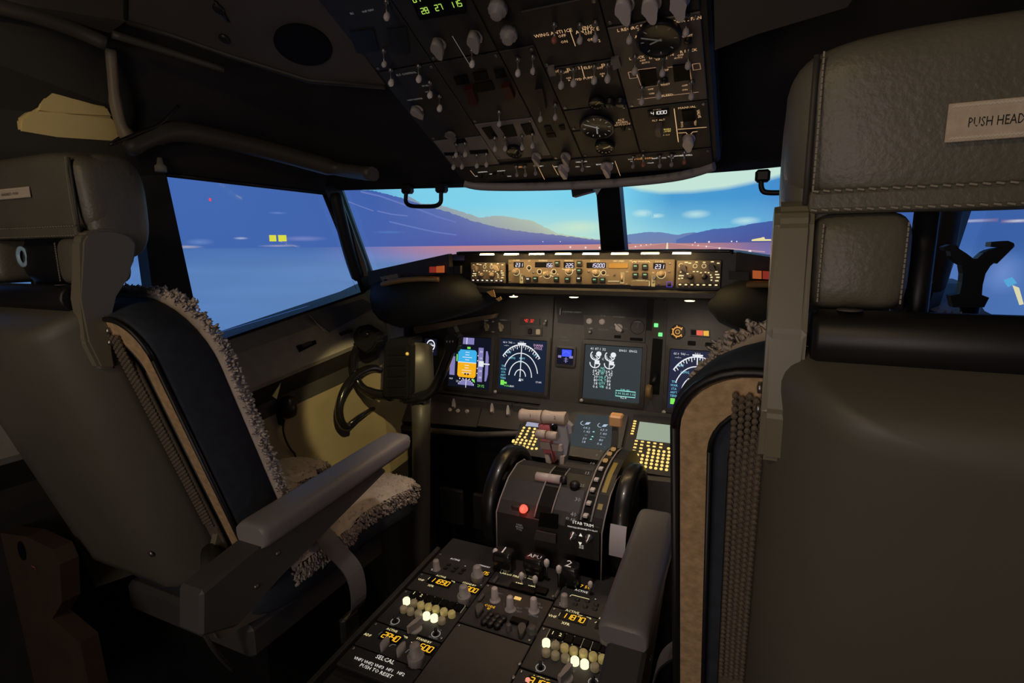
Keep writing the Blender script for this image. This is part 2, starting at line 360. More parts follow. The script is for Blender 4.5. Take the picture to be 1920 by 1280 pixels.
def haze(az, z, ra, rz, c, off=.018, tilt=0):
    def colf(a, h):
        base = lerp(ramp(BLUB, a), ramp(BLUE, a), min(1, max(0, (h-HZ)/.3))) if h > HZ else ground(a, h)
        d = math.hypot((a-az)/ra, (h-z-(a-az)*tilt)/rz); return lerp(base, c, max(0, 1-d)*.8)
    layer('streak_picture', frange(az-ra, az+ra, 16), lambda a: frange(z+(a-az)*tilt-rz, z+(a-az)*tilt+rz, 8), colf, off, screen)
for a in ((-64, 1.219, 1.8, .010, srgb(190, 180, 190)), (-62.6, 1.245, 1.6, .02, srgb(110, 140, 200)), (-58.2, 1.265, .9, .008, srgb(190, 200, 225)), (-54, 1.221, 2.6, .008, srgb(170, 170, 200)), (-51, 1.262, 3.2, .018, srgb(130, 140, 200)), (-53.8, 1.41, 1.2, .008, srgb(110, 140, 205)), (-40, 1.300, 2.5, .01, srgb(90, 125, 195)), (-44, 1.02, 6, .03, srgb(104, 140, 196)), (-55, .95, 12, .05, srgb(96, 134, 190)),
          (28.6, 1.292, 2.0, .008, srgb(170, 190, 225)), (32, 1.285, 1.2, .008, srgb(230, 235, 245)), (31.5, 1.06, 1.6, .10, srgb(120, 150, 215))): haze(*a)
for pts, w in (([(-43.5, 1.545), (-41, 1.52), (-38, 1.472), (-35.6, 1.434), (-33.5, 1.395), (-31, 1.36)], .010), ([(-41.5, 1.43), (-39.6, 1.41), (-37.5, 1.40)], .008), ([(-40, 1.365), (-37.2, 1.334), (-34, 1.30), (-31, 1.28)], .009), ([(-45.5, 1.49), (-43.5, 1.455), (-42, 1.43)], .007)):
    up = [(a, z+w/2) for a, z in pts]; dn = [(a, z-w/2) for a, z in pts]
    blob('streak_picture', up+dn[::-1], srgb(104, 122, 190), .018)
blob('vehicle_light_picture', [(31.6, 1.03), (32.2, 1.045), (32.6, 1.02), (32.0, 1.0)], srgb(90, 170, 220), .022); blob('vehicle_light_picture', [(32.3, 1.01), (32.8, 1.0), (33.3, .93), (33.0, .925)], srgb(225, 220, 180), .022)

# ================================================================ cockpit shell
TL2 = aX(312, 327, -.83); TR2 = aY(607, 362, -.12); BR2 = aX(682, 548, -.745); BL2 = aX(385, 650, -.90)
FTL = aY(638, 357, -.04); FBL = aY(705, 508, .08)
def mir(p): return Vector((-p.x, p.y, p.z))
def both(name, f, label, kind='structure', sides=('left', 'right')):
    pass
CT = V(0, .19, 1.383); CB = V(0, .345, 1.12)
def piece(name, pts, t, m, parent=None, mirror=False):
    bm = nb(); slab(bm, [mir(Vector(p)) for p in pts] if mirror else pts, mir(Vector(t)) if mirror else t)
    return mesh(name, bm, m, parent)
def stru(o): o['kind'] = 'structure'; return o
M_pane = bpy.data.materials.new('window_glass'); M_pane.use_nodes = True; _n = M_pane.node_tree; _n.nodes.clear()
_t = _n.nodes.new('ShaderNodeBsdfTransparent'); _t.inputs[0].default_value = (.97, .98, .985, 1); _g = _n.nodes.new('ShaderNodeBsdfGlossy'); _g.inputs['Roughness'].default_value = .03
_f = _n.nodes.new('ShaderNodeFresnel'); _f.inputs[0].default_value = 1.12; _mx = _n.nodes.new('ShaderNodeMixShader'); _o = _n.nodes.new('ShaderNodeOutputMaterial')
_n.links.new(_f.outputs[0], _mx.inputs[0]); _n.links.new(_t.outputs[0], _mx.inputs[1]); _n.links.new(_g.outputs[0], _mx.inputs[2]); _n.links.new(_mx.outputs[0], _o.inputs[0])
nwin = 0
for mr in (False, True):
    side = 'right' if mr else 'left'; sg = (lambda p: mir(Vector(p))) if mr else (lambda p: Vector(p))
    # wall below the windows, as a profile swept along the side
    sill = [V(-1.0, -2.4, .95), V(-.97, -1.5, .945), V(-.945, -.98, .94), BL2, BL2.lerp(BR2, .5), BR2, V(-.77, .22, 1.10), V(-.80, .44, 1.10)]
    prof = []
    for k, s_ in enumerate(sill):
        inn = V(.92, .40, 0).normalized() if k < 6 else V(.8, .6, 0)
        inn = V(1, 0, 0)
        prof.append([s_+V(-.10, 0, .0), s_, s_+inn*.045+V(0, 0, -.035), s_+inn*.085+V(0, 0, -.125), s_+inn*.075+V(0, 0, -.14), s_+inn*.04+V(0, 0, -.20), s_+inn*.05+V(0, 0, -.24), V(s_.x+.07, s_.y, .45), V(s_.x+.10, s_.y, .0)])
    bm = nb(); rings(bm, [[sg(p) for p in r] for r in prof], closed=False, cap=False, smooth=False)
    for f in bm.faces:
        pass
    for i in range(len(prof)-1):
        for j in range(len(prof[0])-1): bm.faces.ensure_lookup_table(); bm.faces[i*(len(prof[0])-1)+j].material_index = (0 if j < 4 else (2 if j < 6 or i < 3 or j == 7 else 1))  # shade of the undercut, aft end and foot painted with the dark trim
    w = stru(mesh('wall_'+side, bm, [M_trim, M_liner, M_trimd]))
    # posts and headers
    tp = V(-.055, .01, .02)
    W3a, W3b = aX(258, 330, -.86), aX(300, 655, -.935)
    tr = stru(mesh_post := piece('trim_%d' % (1+10*mr), [TL2, W3a, W3b+V(0, 0, -.03), BL2+V(0, 0, -.03)], tp, M_trimd, mirror=mr))
    stru(piece('trim_%d' % (2+10*mr), [FTL+V(0, 0, .02), TR2+V(0, 0, .02), BR2+V(0, 0, -.03), FBL+V(0, 0, -.05)], V(-.03, .045, 0), M_trimd, mirror=mr))
    # the moulded blade down the forward post and the pale reveal beside it
    bm = nb(); tube(bm, smooth_path([sg(aY(628, 362, -.10)), sg(aY(641, 420, -.075)), sg(aY(657, 480, -.04)), sg(aY(672, 524, -.01))], 5), [.012]+[.019]*14+[.012], 8)
    stru(mesh('trim_%d' % (3+10*mr), bm, M_trimd))
    stru(piece('trim_%d' % (4+10*mr), [aY(636, 365, -.06), aY(650, 400, -.045), aY(668, 450, -.025), aY(684, 492, .0), aY(690, 516, .01), aY(672, 522, .0), aY(655, 470, -.03), aY(640, 420, -.06)], V(-.004, .01, 0), M_panell, mirror=mr))
    if not mr:
        TF = Frame(BL2+V(.045, 0, -.035), BR2-BL2, V(-.04, 0, .09))
        mesh('sill_plate', platepx(TF, [(579, 590), (680, 560), (706, 575), (618, 622)], .003), mat('sill_gloss', (.12, .13, .15), .2), w)
        for nm, L, x, m_ in (('corner_panel', [(727, 573), (742, 576), (757, 600), (757, 642), (733, 640), (730, 600)], -.62, M_panell),):
            bm = nb(); slab(bm, [aX(u, v, x) for u, v in L], V(-.012, 0, 0)); mesh(nm, bm, m_, w)
        bm = nb(); tube(bm, [TF.p(*TF.px(u, v), .002) for u, v in ((579, 590), (608, 622))], .0012, 6); mesh('sill_seam', bm, M_white, w)
    # glass
    nwin += 1; stru(piece('window_%d' % nwin, [TL2+tp*.8, TR2+V(-.05, .03, .0), BR2+V(-.05, .03, 0), BL2+tp*.8], V(-.006, .002, 0), M_pane, mirror=mr))
    nwin += 1; stru(piece('window_%d' % nwin, [FTL+V(0, .03, .02), CT+V(0, .03, .02), CB+V(0, .03, -.02), FBL+V(0, .03, -.03)], V(0, .006, 0), M_pane, mirror=mr))
    nwin += 1; stru(piece('window_%d' % nwin, [W3a+V(-.03, 0, 0), W3b+V(-.03, 0, 0), V(-1.0, -1.5, .945), V(-.92, -1.5, 1.37)], V(-.006, 0, 0), M_pane, mirror=mr))
    # gasket strips along the window edges
    for nm, pts, r in (('gasket', [TL2, TR2], .006), ('gasket', [TR2, BR2], .006), ('gasket', [BL2, BR2], .005)):
        bm = nb(); tube(bm, [sg(p) for p in pts], r, 6); stru(mesh('trim_%d' % (20+nwin*5+int(pts[0].x*-100)), bm, M_black))
    # header above the windows up to the roof
    path = [V(-.92, -2.4, 1.37), V(-.90, -1.5, 1.37), W3a, TL2, TR2, FTL, V(-.38, .14, 1.382), CT]
    rows = [path, [p+V(.02, -.02, .035) if k < 5 else p+V(0, -.05, .03) for k, p in enumerate(path)],
            [V(-.90, -2.4, 1.52), V(-.90, -1.5, 1.52), W3a+V(-.02, 0, .13), TL2+V(-.01, 0, .15), TR2+V(-.01, -.03, .12), FTL+V(.04, -.10, .11), V(-.36, -.02, 1.45), V(0, .02, 1.44)],
            [V(-.78, -2.4, 1.70), V(-.78, -1.5, 1.70), V(-.78, -.9, 1.70), V(-.76, -.6, 1.70), V(-.70, -.26, 1.66), V(-.62, -.22, 1.64), V(-.34, -.16, 1.58), V(0, -.14, 1.56)],
            [V(-.78, -2.4, 1.83), V(-.78, -1.5, 1.83), V(-.78, -.9, 1.83), V(-.76, -.6, 1.83), V(-.70, -.30, 1.83), V(-.62, -.28, 1.83), V(-.34, -.25, 1.83), V(0, -.25, 1.83)]]
    bm = nb(); rings(bm, [[sg(p) for p in r] for r in rows], closed=False, cap=False)
    stru(mesh('wall_upper_'+side, bm, M_ceild))
stru(piece('trim_9', [CT+V(-.034, 0, .03), CT+V(.034, 0, .03), CB+V(.040, 0, -.06), CB+V(-.040, 0, -.06)], V(0, .05, 0), M_black))
stru(piece('floor', [V(-1.2, -2.5, 0), V(1.2, -2.5, 0), V(1.2, .9, 0), V(-1.2, .9, 0)], V(0, 0, -.05), mat('dark_carpet', (.018, .015, .013), .95, noise=.3, scale=150)))
stru(piece('ceiling', [V(-1.2, -2.5, 1.82), V(1.2, -2.5, 1.82), V(1.2, -.14, 1.82), V(-1.2, -.14, 1.82)], V(0, 0, .05), M_ceild))
stru(piece('wall_back', [V(-1.2, -2.4, 0), V(1.2, -2.4, 0), V(1.2, -2.4, 1.82), V(-1.2, -2.4, 1.82)], V(0, -.05, 0), mat('back_wall', (.10, .085, .07), .8)))
stru(piece('wall_front', [V(-.9, .42, 0), V(.9, .42, 0), V(.9, .42, 1.08), V(-.9, .42, 1.08)], V(0, .05, 0), M_ceild))
# ================================================================ control parts shared by all panels
ME = {}
def shared(key, build, ms):
    if key not in ME:
        bm = nb(); build(bm); bmesh.ops.recalc_face_normals(bm, faces=bm.faces)
        me = bpy.data.meshes.new(key); bm.to_mesh(me); bm.free()
        for m in (ms if isinstance(ms, (list, tuple)) else [ms]): me.materials.append(m)
        ME[key] = me
    return ME[key]
def toggle(fr, parent, u, v, h=.024, r=.0048, m=None, tilt=.010, name='toggle_switch', nm='ball'):
    """nut and bat lever with a pale tip; (u, v) is where the tip is seen"""
    a, b = fr.px(u, v, h); m = m or M_knobp
    def bld(bm):
        lathe(bm, [(.0052, 0), (.0052, .003), (.0036, .0045), (.0036, .006)], 8)
        tube(bm, [(0, 0, .004), (0, -tilt*.6, h*.6), (0, -tilt, h-.002)], [.0016, .0020, .0026], 6)
        n0 = len(bm.faces)
        lathe(bm, [(.0012, h-r*1.7), (r*.75, h-r*1.3), (r, h-r*.3), (r*.95, h+r*.5), (r*.5, h+r*1.1), (.0008, h+r*1.2)], 10, Matrix.Translation((0, -tilt, 0)))
        bm.faces.ensure_lookup_table()
        for f in bm.faces[n0:]: f.material_index = 1; f.smooth = True
    me = shared('%s_%s_%.4f_%.4f_%.4f' % (nm, m.name, h, r, tilt), bld, [M_steel, m])
    return inst(name, me, parent, fr.M(a, b+tilt))
def knob(fr, parent, u, v, r=.010, h=.018, m=None, rot=0, kind='round', name='knob', at=.5):
    a, b = fr.px(u, v, h*at); m = m or M_knob
    def bld(bm):
        if kind == 'round':
            lathe(bm, [(r*1.05, 0), (r*1.05, h*.25), (r*.86, h*.3), (r*.80, h*.92), (r*.68, h), (.0005, h)], 24, flutes=12, depth=.05)
        elif kind == 'stack':
            lathe(bm, [(r, 0), (r, h*.45), (r*.97, h*.5), (r*.66, h*.5), (r*.62, h*.95), (r*.5, h), (.0005, h)], 24, flutes=12, depth=.08)
        elif kind == 'skirt':
            lathe(bm, [(r, 0), (r, h*.12), (r*.72, h*.24), (r*.60, h*.35), (r*.50, h*.95), (r*.4, h), (.0005, h)], 18)
        elif kind == 'bar':
            lathe(bm, [(r, 0), (r, h*.3), (r*.85, h*.36), (.0005, h*.36)], 18)
            prism(bm, [(-r*.32, -r*1.25), (r*.32, -r*1.25), (r*.36, 0), (r*.18, r*1.3), (-r*.18, r*1.3), (-r*.36, 0)], h*.36, h)
        elif kind == 'wing':
            lathe(bm, [(r*.9, 0), (r*.9, h*.25), (.0005, h*.25)], 16)
            prism(bm, [(r*math.sin(t)*(.55+.25*(math.cos(t) < 0)), -r*1.35*math.cos(t)) for t in [2*math.pi*k/14 for k in range(14)]], h*.25, h, smooth=True)
        elif kind == 'cap':
            lathe(bm, [(r*.8, 0), (r*.8, h*.3), (r, h*.3), (r, h*.9), (r*.85, h), (.0005, h)], 14)
        elif kind == 'disc':
            prism(bm, [(r*.38*math.cos(t), r*math.sin(t)) for t in [2*math.pi*k/16 for k in range(16)]], 0, h, smooth=True)
    me = shared('kn_%s_%s_%.4f_%.4f' % (kind, m.name, r, h), bld, m)
    return inst(name, me, parent, fr.M(a, b, 0, rot))
def keycap(fr, parent, a, b, w=.011, h=.009, t=.004, m=None, name='button'):
    m = m or M_black
    def bld(bm): box(bm, (0, 0, t/2), (w, h, t), min(w, h, t)*.25)
    return inst(name, shared('key_%s_%.4f_%.4f_%.4f' % (m.name, w, h, t), bld, m), parent, fr.M(a, b))
def screw(fr, parent, a, b, h=0, r=.0035, name='screw'):
    return inst(name, shared('screw%.4f' % r, lambda bm: lathe(bm, [(r, 0), (r, .0012), (r*.7, .0018), (.0004, .0018)], 8), M_steel), parent, fr.M(a, b, h))
def gauge(fr, parent, u, v, r, name='gauge', needles=((40, .8),), mr=None, label=None, ticks=12, t=.010, em=None):
    a, b = fr.px(u, v, t); bm = nb()
    lathe(bm, [(r*1.12, 0), (r*1.12, t), (r, t+.002), (r*.96, t*.8), (.0005, t*.8)], 28)
    o = mesh(name, bm, mr or M_black, parent, fr.M(a, b), local=True)
    bm = nb(); I = Matrix.Translation((0, 0, t*.8+.0006))
    for k in range(ticks):
        w = math.radians(360*k/ticks+90); c, s = math.cos(w), math.sin(w)
        stroke(bm, [(r*.74*c, r*.74*s), (r*.9*c, r*.9*s)], r*.06, I)
    for ang, ln in needles:
        c, s = math.cos(math.radians(ang)), math.sin(math.radians(ang)); stroke(bm, [(-r*.15*c, -r*.15*s), (r*ln*c, r*ln*s)], r*.09, I)
    mesh('dial_face', bm, em or G_dial, o, fr.M(a, b), local=True, norm=False, kind='stuff')
    if label: o['label'] = label
    return o
def legends(fr, parent, items, m, h, name='legend_print'):
    """items: (string, u, v, size[, rot]) lettering printed on the panel"""
    bm = nb()
    for it in items:
        s, u, v, sz = it[:4]; a, b = fr.px(u, v, h); text(bm, s, sz, fr.M(a, b, h+.0006, it[4] if len(it) > 4 else 0))
    return mesh(name, bm, m, parent, fr.M(), norm=False, kind='stuff')
def lines(fr, parent, segs, m, h, w=.0012, name='line_print'):
    bm = nb()
    for s in segs: stroke(bm, [fr.px(u, v, h) for u, v in s], w, fr.M(0, 0, h+.0006))
    return mesh(name, bm, m, parent, fr.M(), norm=False, kind='stuff')
G_dial = glow('dial_marks', (.55, .5, .45), .10)
G_amber = glow('amber_legend', (1, .60, .30), .62)
G_amberd = glow('amber_legend_dim', (1, .58, .32), .25)
G_whited = glow('white_legend_dim', (.9, .85, .8), .14)
G_white = glow('white_legend', (1, .93, .82), .8)
G_green = glow('green_digits', (.55, .9, .12), .8)

# ================================================================ ceiling lining left of the overhead panel
P1, P2 = V(-.312, -.60, 1.625), V(-.312, -.40, 1.515); Q = aX(235, 38, -.70)
CF = Frame(P1, (P2-P1).normalized(), (Q-P1))
if CF.n.dot(CAM-P1) < 0: CF = Frame(P1, (P1-P2).normalized(), (Q-P1))
bm = platepx(CF, [(604, -5), (722, 158), (690, 163), (580, 147), (430, 100), (330, 65), (238, 36), (232, -120), (520, -120)], .008, -.008)
cl = stru(mesh('ceiling_panel', bm, M_ceil))
bm = nb(); prism(bm, [CF.px(568+56*math.cos(t)*.98+10*math.sin(t)*.2, 82+38*math.sin(t)+9*math.cos(t)) for t in [2*math.pi*k/36 for k in range(36)]], 0, .003, CF.M())
sp = mesh('ceiling_speaker', bm, M_hole, None, norm=True); tag(sp, 'round black loudspeaker grille in the ceiling lining', 'speaker')
bm = nb()
for u, v in ((421, 71), (410, 15)):
    a, b = CF.px(u, v); lathe(bm, [(.010, 0), (.010, .004), (.004, .006), (.0005, .006)], 12, CF.M(a, b))
tube(bm, [CF.p(*CF.px(404, 0), .003), CF.p(*CF.px(428, 38), .003)], .003, 6)
stru(mesh('ceiling_latch', bm, M_black, cl))
# panel joint and forward fascia strip under the lining edge
for pts, r, m in (([(238, 40), (330, 69), (430, 104), (580, 151), (722, 162)], .006, M_trimd), ([(236, -60), (236, 36)], .004, M_seam)):
    bm = nb(); tube(bm, [CF.p(*CF.px(u, v), 0) for u, v in pts], r, 6); stru(mesh('ceiling_edge', bm, m, cl))
# side lining aft of it: upper flange, rib and pale moulding
bm = nb(); slab(bm, [aX(-60, -20, -.80), aX(235, -60, -.74), aX(236, 40, -.74), aX(205, 62, -.78), aX(0, 2, -.80)], V(-.02, 0, .01)); stru(mesh('ceiling_flange', bm, M_pad, cl))
bm = nb(); tube(bm, smooth_path([aX(-40, 5, -.80), aX(60, 28, -.80), aX(140, 56, -.79), aX(200, 82, -.77)], 4), .014, 8); tube(bm, smooth_path([aX(210, 64, -.75), aX(300, 92, -.72), aX(420, 130, -.66)], 4), .008, 8)
stru(mesh('ceiling_rail', bm, M_pad, cl))
bm = nb(); tube(bm, smooth_path([aX(207, 92, -.80), aX(211, 140, -.81), aX(216, 190, -.82), aX(230, 240, -.83), aX(246, 262, -.83)], 4), [.010]*8+[.012]*5+[.016]*4, 8)
stru(mesh('trim_60', bm, mat('pale_moulding', (.24, .195, .13), .5)))
bm = nb(); slab(bm, [aX(-80, 60, -.86), aX(200, 80, -.86), aX(212, 250, -.88), aX(-80, 260, -.88)], V(-.02, 0, 0)); stru(mesh('wall_aft_left', bm, M_ceild))
o = tag(thing('lit_patch_slab', 'pale yellow slab shaped as the lamp-lit patch of wall above the left seat', 'light patch', aX(130, 255, -.87)), None)
for nm, poly, x, t in (('patch_lower', [(35, 249), (38, 222), (60, 207), (110, 211), (215, 222), (238, 251), (207, 270), (120, 259)], -.855, .03), ('patch_upper', [(58, 210), (82, 196), (95, 170), (104, 172), (112, 182), (202, 200), (214, 221), (110, 212)], -.868, .02)):
    bm = nb(); slab(bm, [aX(u, v, x) for u, v in poly], V(-t, 0, 0)); bmesh.ops.bevel(bm, geom=list(bm.edges), offset=.004, segments=2, affect='EDGES'); mesh(nm, bm, mat('lit_patch_yellow', (.62, .50, .25), .55), o)  # lamp light on the wall put into the slab's outline and yellow colour
# padded roll over the left side window, cable hanging from it
bm = nb(); pp = smooth_path([aX(238, 283, -.80), aX(275, 262, -.79), aX(330, 246, -.78), aX(420, 262, -.75), aX(520, 286, -.70), aX(590, 305, -.66), aX(640, 318, -.61), aX(700, 326, -.5)], 4)
tube(bm, pp, [.014]+[.022]*5+[.028]*(len(pp)-12)+[.022]*6, 10, flat=.8); stru(mesh('trim_61', bm, M_pad))
bm = nb(); tube(bm, smooth_path([aX(335, 198, -.76), aX(300, 232, -.77), aX(262, 248, -.78), aX(205, 272, -.79)], 5), .004, 6); tag(mesh('cable', bm, M_black), 'thin black cable draped over the padded roll at upper left', 'cable')
bm = nb(); lathe(bm, [(.012, 0), (.012, .012), (.007, .016), (.005, .03), (.0005, .03)], 10, Matrix.Translation(aX(302, 322, -.80))); tag(mesh('window_latch', bm, M_trim), 'small grey latch at the upper corner of the left side window', 'latch')
# ceiling lining right of the overhead panel, the mirror of the left one
CR = Frame(mir(P1)+V(.02, 0, 0), (mir(P2)-mir(P1)).normalized(), mir(Q)-mir(P1))
if CR.n.dot(CAM-CR.o) < 0: CR = Frame(CR.o, -CR.ux, mir(Q)-mir(P1))
stru(mesh('ceiling_panel', platepx(CR, [(1338, -60), (1640, -60), (1588, 14), (1420, 64), (1340, 94)], .008, -.008), M_ceil))

# ================================================================ overhead panel
OA = math.radians(27)
OF = Frame((0, -.1, 1.36), (1, 0, 0), (0, -math.cos(OA), math.sin(OA)))
oh = thing('overhead_console', 'dark housing that carries the overhead switch panels', 'console', (0, -.3, 1.45))
bm = nb(); box(bm, (.010, .34, -.035), (.640, .66, .056), .006, OF.M()); mesh('housing', bm, M_dkpanel, oh)
# pale lip along the forward edge
bm = nb(); pp = [OF.p(a, b, .0) for a, b in ((-.30, .012), (-.26, -.008), (-.15, -.022), (0, -.030), (.15, -.028), (.25, -.016), (.318, .012))]
tube(bm, smooth_path(pp, 4), .009, 8, flat=1.2); mesh('forward_lip', bm, M_knob, oh)
OHT = .004
def omod(name, label, uvs=None, rect=None, m=None, light=False):
    o = thing(name, label, 'panel', OF.p((rect[0]+rect[1])/2, (rect[2]+rect[3])/2), 'overhead switch panels')
    m = m or (M_panell if light else M_dkpanel)
    bm = plate(OF, rect[0]+.001, rect[1]-.001, rect[2]+.001, rect[3]-.001, OHT, .001, h=-.006+.0); mesh('faceplate', bm, m, o)
    for a, b in ((rect[0]+.008, rect[2]+.008), (rect[1]-.008, rect[3]-.008)): screw(OF, o, a, b, -.002)
    return o
H0 = -.002                     # the faceplates' surface
c0, c1, c2, c3, c4, c5 = -.297, -.168, -.030, .040, .170, .316
def tgs(o, lst, **k):
    for u, v in lst: toggle(OF, o, u, v, **k)
# forward strip
o = omod('light_switch_panel', 'full width strip of light and engine start switches at the forward edge of overhead', rect=(c0, c5, .004, .072))
tgs(o, [(969, 328), (985, 328), (1004, 325), (1092, 318), (1187, 312), (1237, 311), (1259, 309)], h=.018, r=.0042, m=M_knob); toggle(OF, o, 1206, 309, h=.018, r=.0042, m=mat('red_cap', (.42, .13, .09), .4)); toggle(OF, o, 1283, 304, h=.018, r=.0042, m=mat('red_cap'))
for u, v in ((1137, 318), (1056, 321)): knob(OF, o, u, v, .014, .022, M_knobp, .1, 'bar', 'start_selector')
legends(OF, o, [('LANDING', 905, 322, .006), ('ON', 893, 330, .005), ('OFF', 920, 326, .005), ('RUNWAY', 940, 320, .005), ('TAXI', 955, 330, .005), ('APU', 1015, 311, .006), ('GRD', 1042, 312, .005), ('IGNITION', 1090, 303, .006), ('IGN L', 1083, 312, .004), ('IGN R', 1103, 312, .004), ('ENGINE START', 1134, 307, .006), ('LOGO', 1184, 298, .005), ('OFF', 1185, 302, .004), ('ANTI COLL', 1236, 296, .006), ('STROBE', 1220, 305, .004), ('WING', 1259, 293, .005), ('OFF', 1260, 296, .004), ('WHEEL WELL', 1282, 291, .006)], G_white, H0)
legends(OF, o, [('POSITION', 1206, 297, .009), ('TAXI', 972, 313, .009)], glow('orange_legend', (1, .42, .15), .7), H0)
lines(OF, o, [[(1153, 301), (1163, 329)], [(1036, 309), (1047, 328)], [(1009, 312), (1021, 336)], [(882, 319), (890, 329)]], G_amber, H0)
for u, v in ((902, 328), (915, 327), (928, 325), (941, 324)): a, b = OF.px(u, v); bm = nb(); box(bm, (a, b, .003), (.007, .010, .010), .001, OF.M()); mesh('rocker', bm, M_black, o)
# column 1
o = omod('fuel_panel', 'pale grey fuel panel at the lower left of the overhead', rect=(c0, c1, .074, .182), light=True)
tgs(o, [(855, 291), (872, 290), (850, 314), (866, 313), (894, 311), (912, 309)]); knob(OF, o, 845, 256, .011, .014, M_panell, .5, 'bar')
for uv in ([(832, 287), (860, 286), (860, 291), (834, 292)], [(880, 283), (914, 281), (916, 287), (882, 289)], [(855, 262), (870, 259), (875, 267), (855, 270)]): mesh('annunciator', platepx(OF, uv, .0015, H0), M_hole, o)

o = omod('flight_control_panel', 'dark flight control panel above the pale fuel panel on the overhead', rect=(c0, c1, .184, .40))
tgs(o, [(733, 156), (785, 149), (806, 179), (824, 204)], m=M_white, r=.0056); toggle(OF, o, 720, 121, m=M_knobp); knob(OF, o, 783, 210, .012, .018, M_knob, .4, 'wing')
for uv in ([(655, 60), (700, 55), (710, 95), (668, 100)], [(725, 55), (762, 50), (768, 100), (735, 102)]): mesh('switch_guard', platepx(OF, uv, .002, H0), M_black, o)
legends(OF, o, [('FLT CONTROL', 762, 138, .007), ('SPOILER', 800, 160, .006), ('YAW DAMPER', 778, 186, .006), ('ON', 800, 172, .005)], G_whited, H0)
o = omod('radio_source_panel', 'dark panel with one pale toggle at the upper left edge of overhead', rect=(c0, c1, .402, .62))
toggle(OF, o, 725, 32, m=M_knobp, r=.0055); legends(OF, o, [('VHF NAV', 690, 20, .006), ('IRS', 660, 25, .006)], G_whited, H0)
# column 2
o = omod('generator_panel', 'pale grey electrical panel with three square windows on the overhead', rect=(c1, c2, .092, .222), light=True)
tgs(o, [(936, 233), (928, 280), (947, 279), (979, 277), (998, 274)])
for uv in ([(903, 241), (920, 238), (933, 258), (918, 262)], [(936, 238), (962, 234), (970, 255), (950, 258)], [(976, 234), (994, 231), (1002, 250), (986, 254)]): mesh('annunciator', platepx(OF, uv, .002, H0), M_hole, o)
gauge(OF, o, 964, 287, .017, em=glow('gauge_yellow', (.8, .6, .2), .12))
for u, v in ((1005, 298),): knob(OF, o, u, v, .012, .020, M_knob, .1, 'bar')
o = omod('standby_power_panel', 'dark electrical panel with blank windows in the second overhead column', rect=(c1, c2, .224, .40))
tgs(o, [(885, 121), (971, 138)], m=M_white, r=.0052)
for uv in ([(850, 145), (875, 140), (880, 156), (856, 160)], [(886, 137), (912, 133), (916, 147), (890, 152)], [(888, 158), (922, 152), (928, 168), (895, 174)], [(926, 133), (945, 130), (950, 144), (930, 148)]): mesh('annunciator', platepx(OF, uv, .002, H0), M_hole, o)
for uv in ([(870, 170), (885, 166), (895, 195), (880, 198)], [(940, 165), (955, 162), (965, 185), (950, 190)]): mesh('guard', platepx(OF, uv, .012, H0), mat('dark_red', (.05, .008, .006), .4), o)
for u, v in ((1013, 224), (1041, 221)): toggle(OF, o, u, v)
o = omod('meter_panel', 'electrical meter panel with a green figured display at the top of overhead', rect=(c1, c2, .402, .62))
mesh('display_window', platepx(OF, [(765, -14), (868, -26), (874, 24), (786, 38)], .003, H0), M_glassd, o)
bm = nb()
for s, u, v in (('28', 796, 21), ('27', 822, 15), ('115', 854, 9), ('0', 776, 0), ('1', 783, -1)): a, b = OF.px(u, v, .003); digits(bm, s, .0105, OF.M(a, b, H0+.004))
mesh('green_figures', bm, G_green, o, norm=False, kind='stuff')
for u, v, r in ((932, 22, .016), (953, 69, .0155)): knob(OF, o, u, v, r, .022, M_knob, 0, 'stack', 'rotary_knob')
for u, v in ((890, 77), (822, 90)): knob(OF, o, u, v, .014, .022, M_knob, -.15, 'wing', 'selector')
lines(OF, o, [[(848, 67), (880, 120)]], G_whited, H0)
# column 3 (narrow)
o = omod('wiper_panel', 'narrow dark panel between the electrical and hydraulic columns of overhead', rect=(c2, c3, .074, .40))
tgs(o, [(999, 134), (1001, 132)][:1]); knob(OF, o, 1060, 298, .012, .020, M_knob, .1, 'bar')
mesh('guard', platepx(OF, [(1003, 168), (1016, 166), (1024, 205), (1012, 208)], .012, H0), M_black, o)
for uv in ([(1020, 238), (1032, 236), (1036, 246), (1024, 248)], [(1048, 237), (1058, 235), (1060, 243), (1052, 245)], [(1024, 252), (1040, 250), (1043, 257), (1027, 258)]): mesh('annunciator', platepx(OF, uv, .002, H0), M_hole, o)

# column 4
o = omod('anti_ice_panel', 'dark panel with orange WING ANTI ICE lettering on the overhead', rect=(c3, c4, .345, .47))
toggle(OF, o, 1039, 76, m=mat('red_cap')); tgs(o, [(1087, 77), (1116, 73)], m=M_knobp)
legends(OF, o, [('WING ANTI ICE', 1037, 62, .0095), ('OFF', 1054, 67, .008), ('ON', 1058, 78, .008), ('ENG', 1101, 51, .009), ('ANTI ICE', 1101, 57, .010), ('OFF', 1103, 62, .008), ('ON', 1108, 74, .008), ('2', 1124, 76, .008)], G_amber, H0)
lines(OF, o, [[(1068, 55), (1079, 86)]], G_amber, H0)
o = omod('hydraulic_panel', 'dark panel of four hydraulic pump toggles under orange lettering on the overhead', rect=(c3, c4, .232, .343))
tgs(o, [(1052, 161), (1075, 157), (1114, 152), (1139, 149)], m=M_knobp, r=.0056)
legends(OF, o, [('ENG 1   ELEC 2', 1060, 131, .0085), ('OFF', 1061, 135, .007), ('ON', 1066, 146, .006), ('ELEC 1   ENG 2', 1123, 123, .0085), ('OFF', 1125, 127, .007), ('ON', 1129, 138, .006), ('HYD PUMPS', 1096, 147, .008), ('A', 1067, 150, .006), ('B', 1130, 142, .006)], G_amber, H0)
lines(OF, o, [[(1090, 123), (1096, 145)]], G_amber, H0)
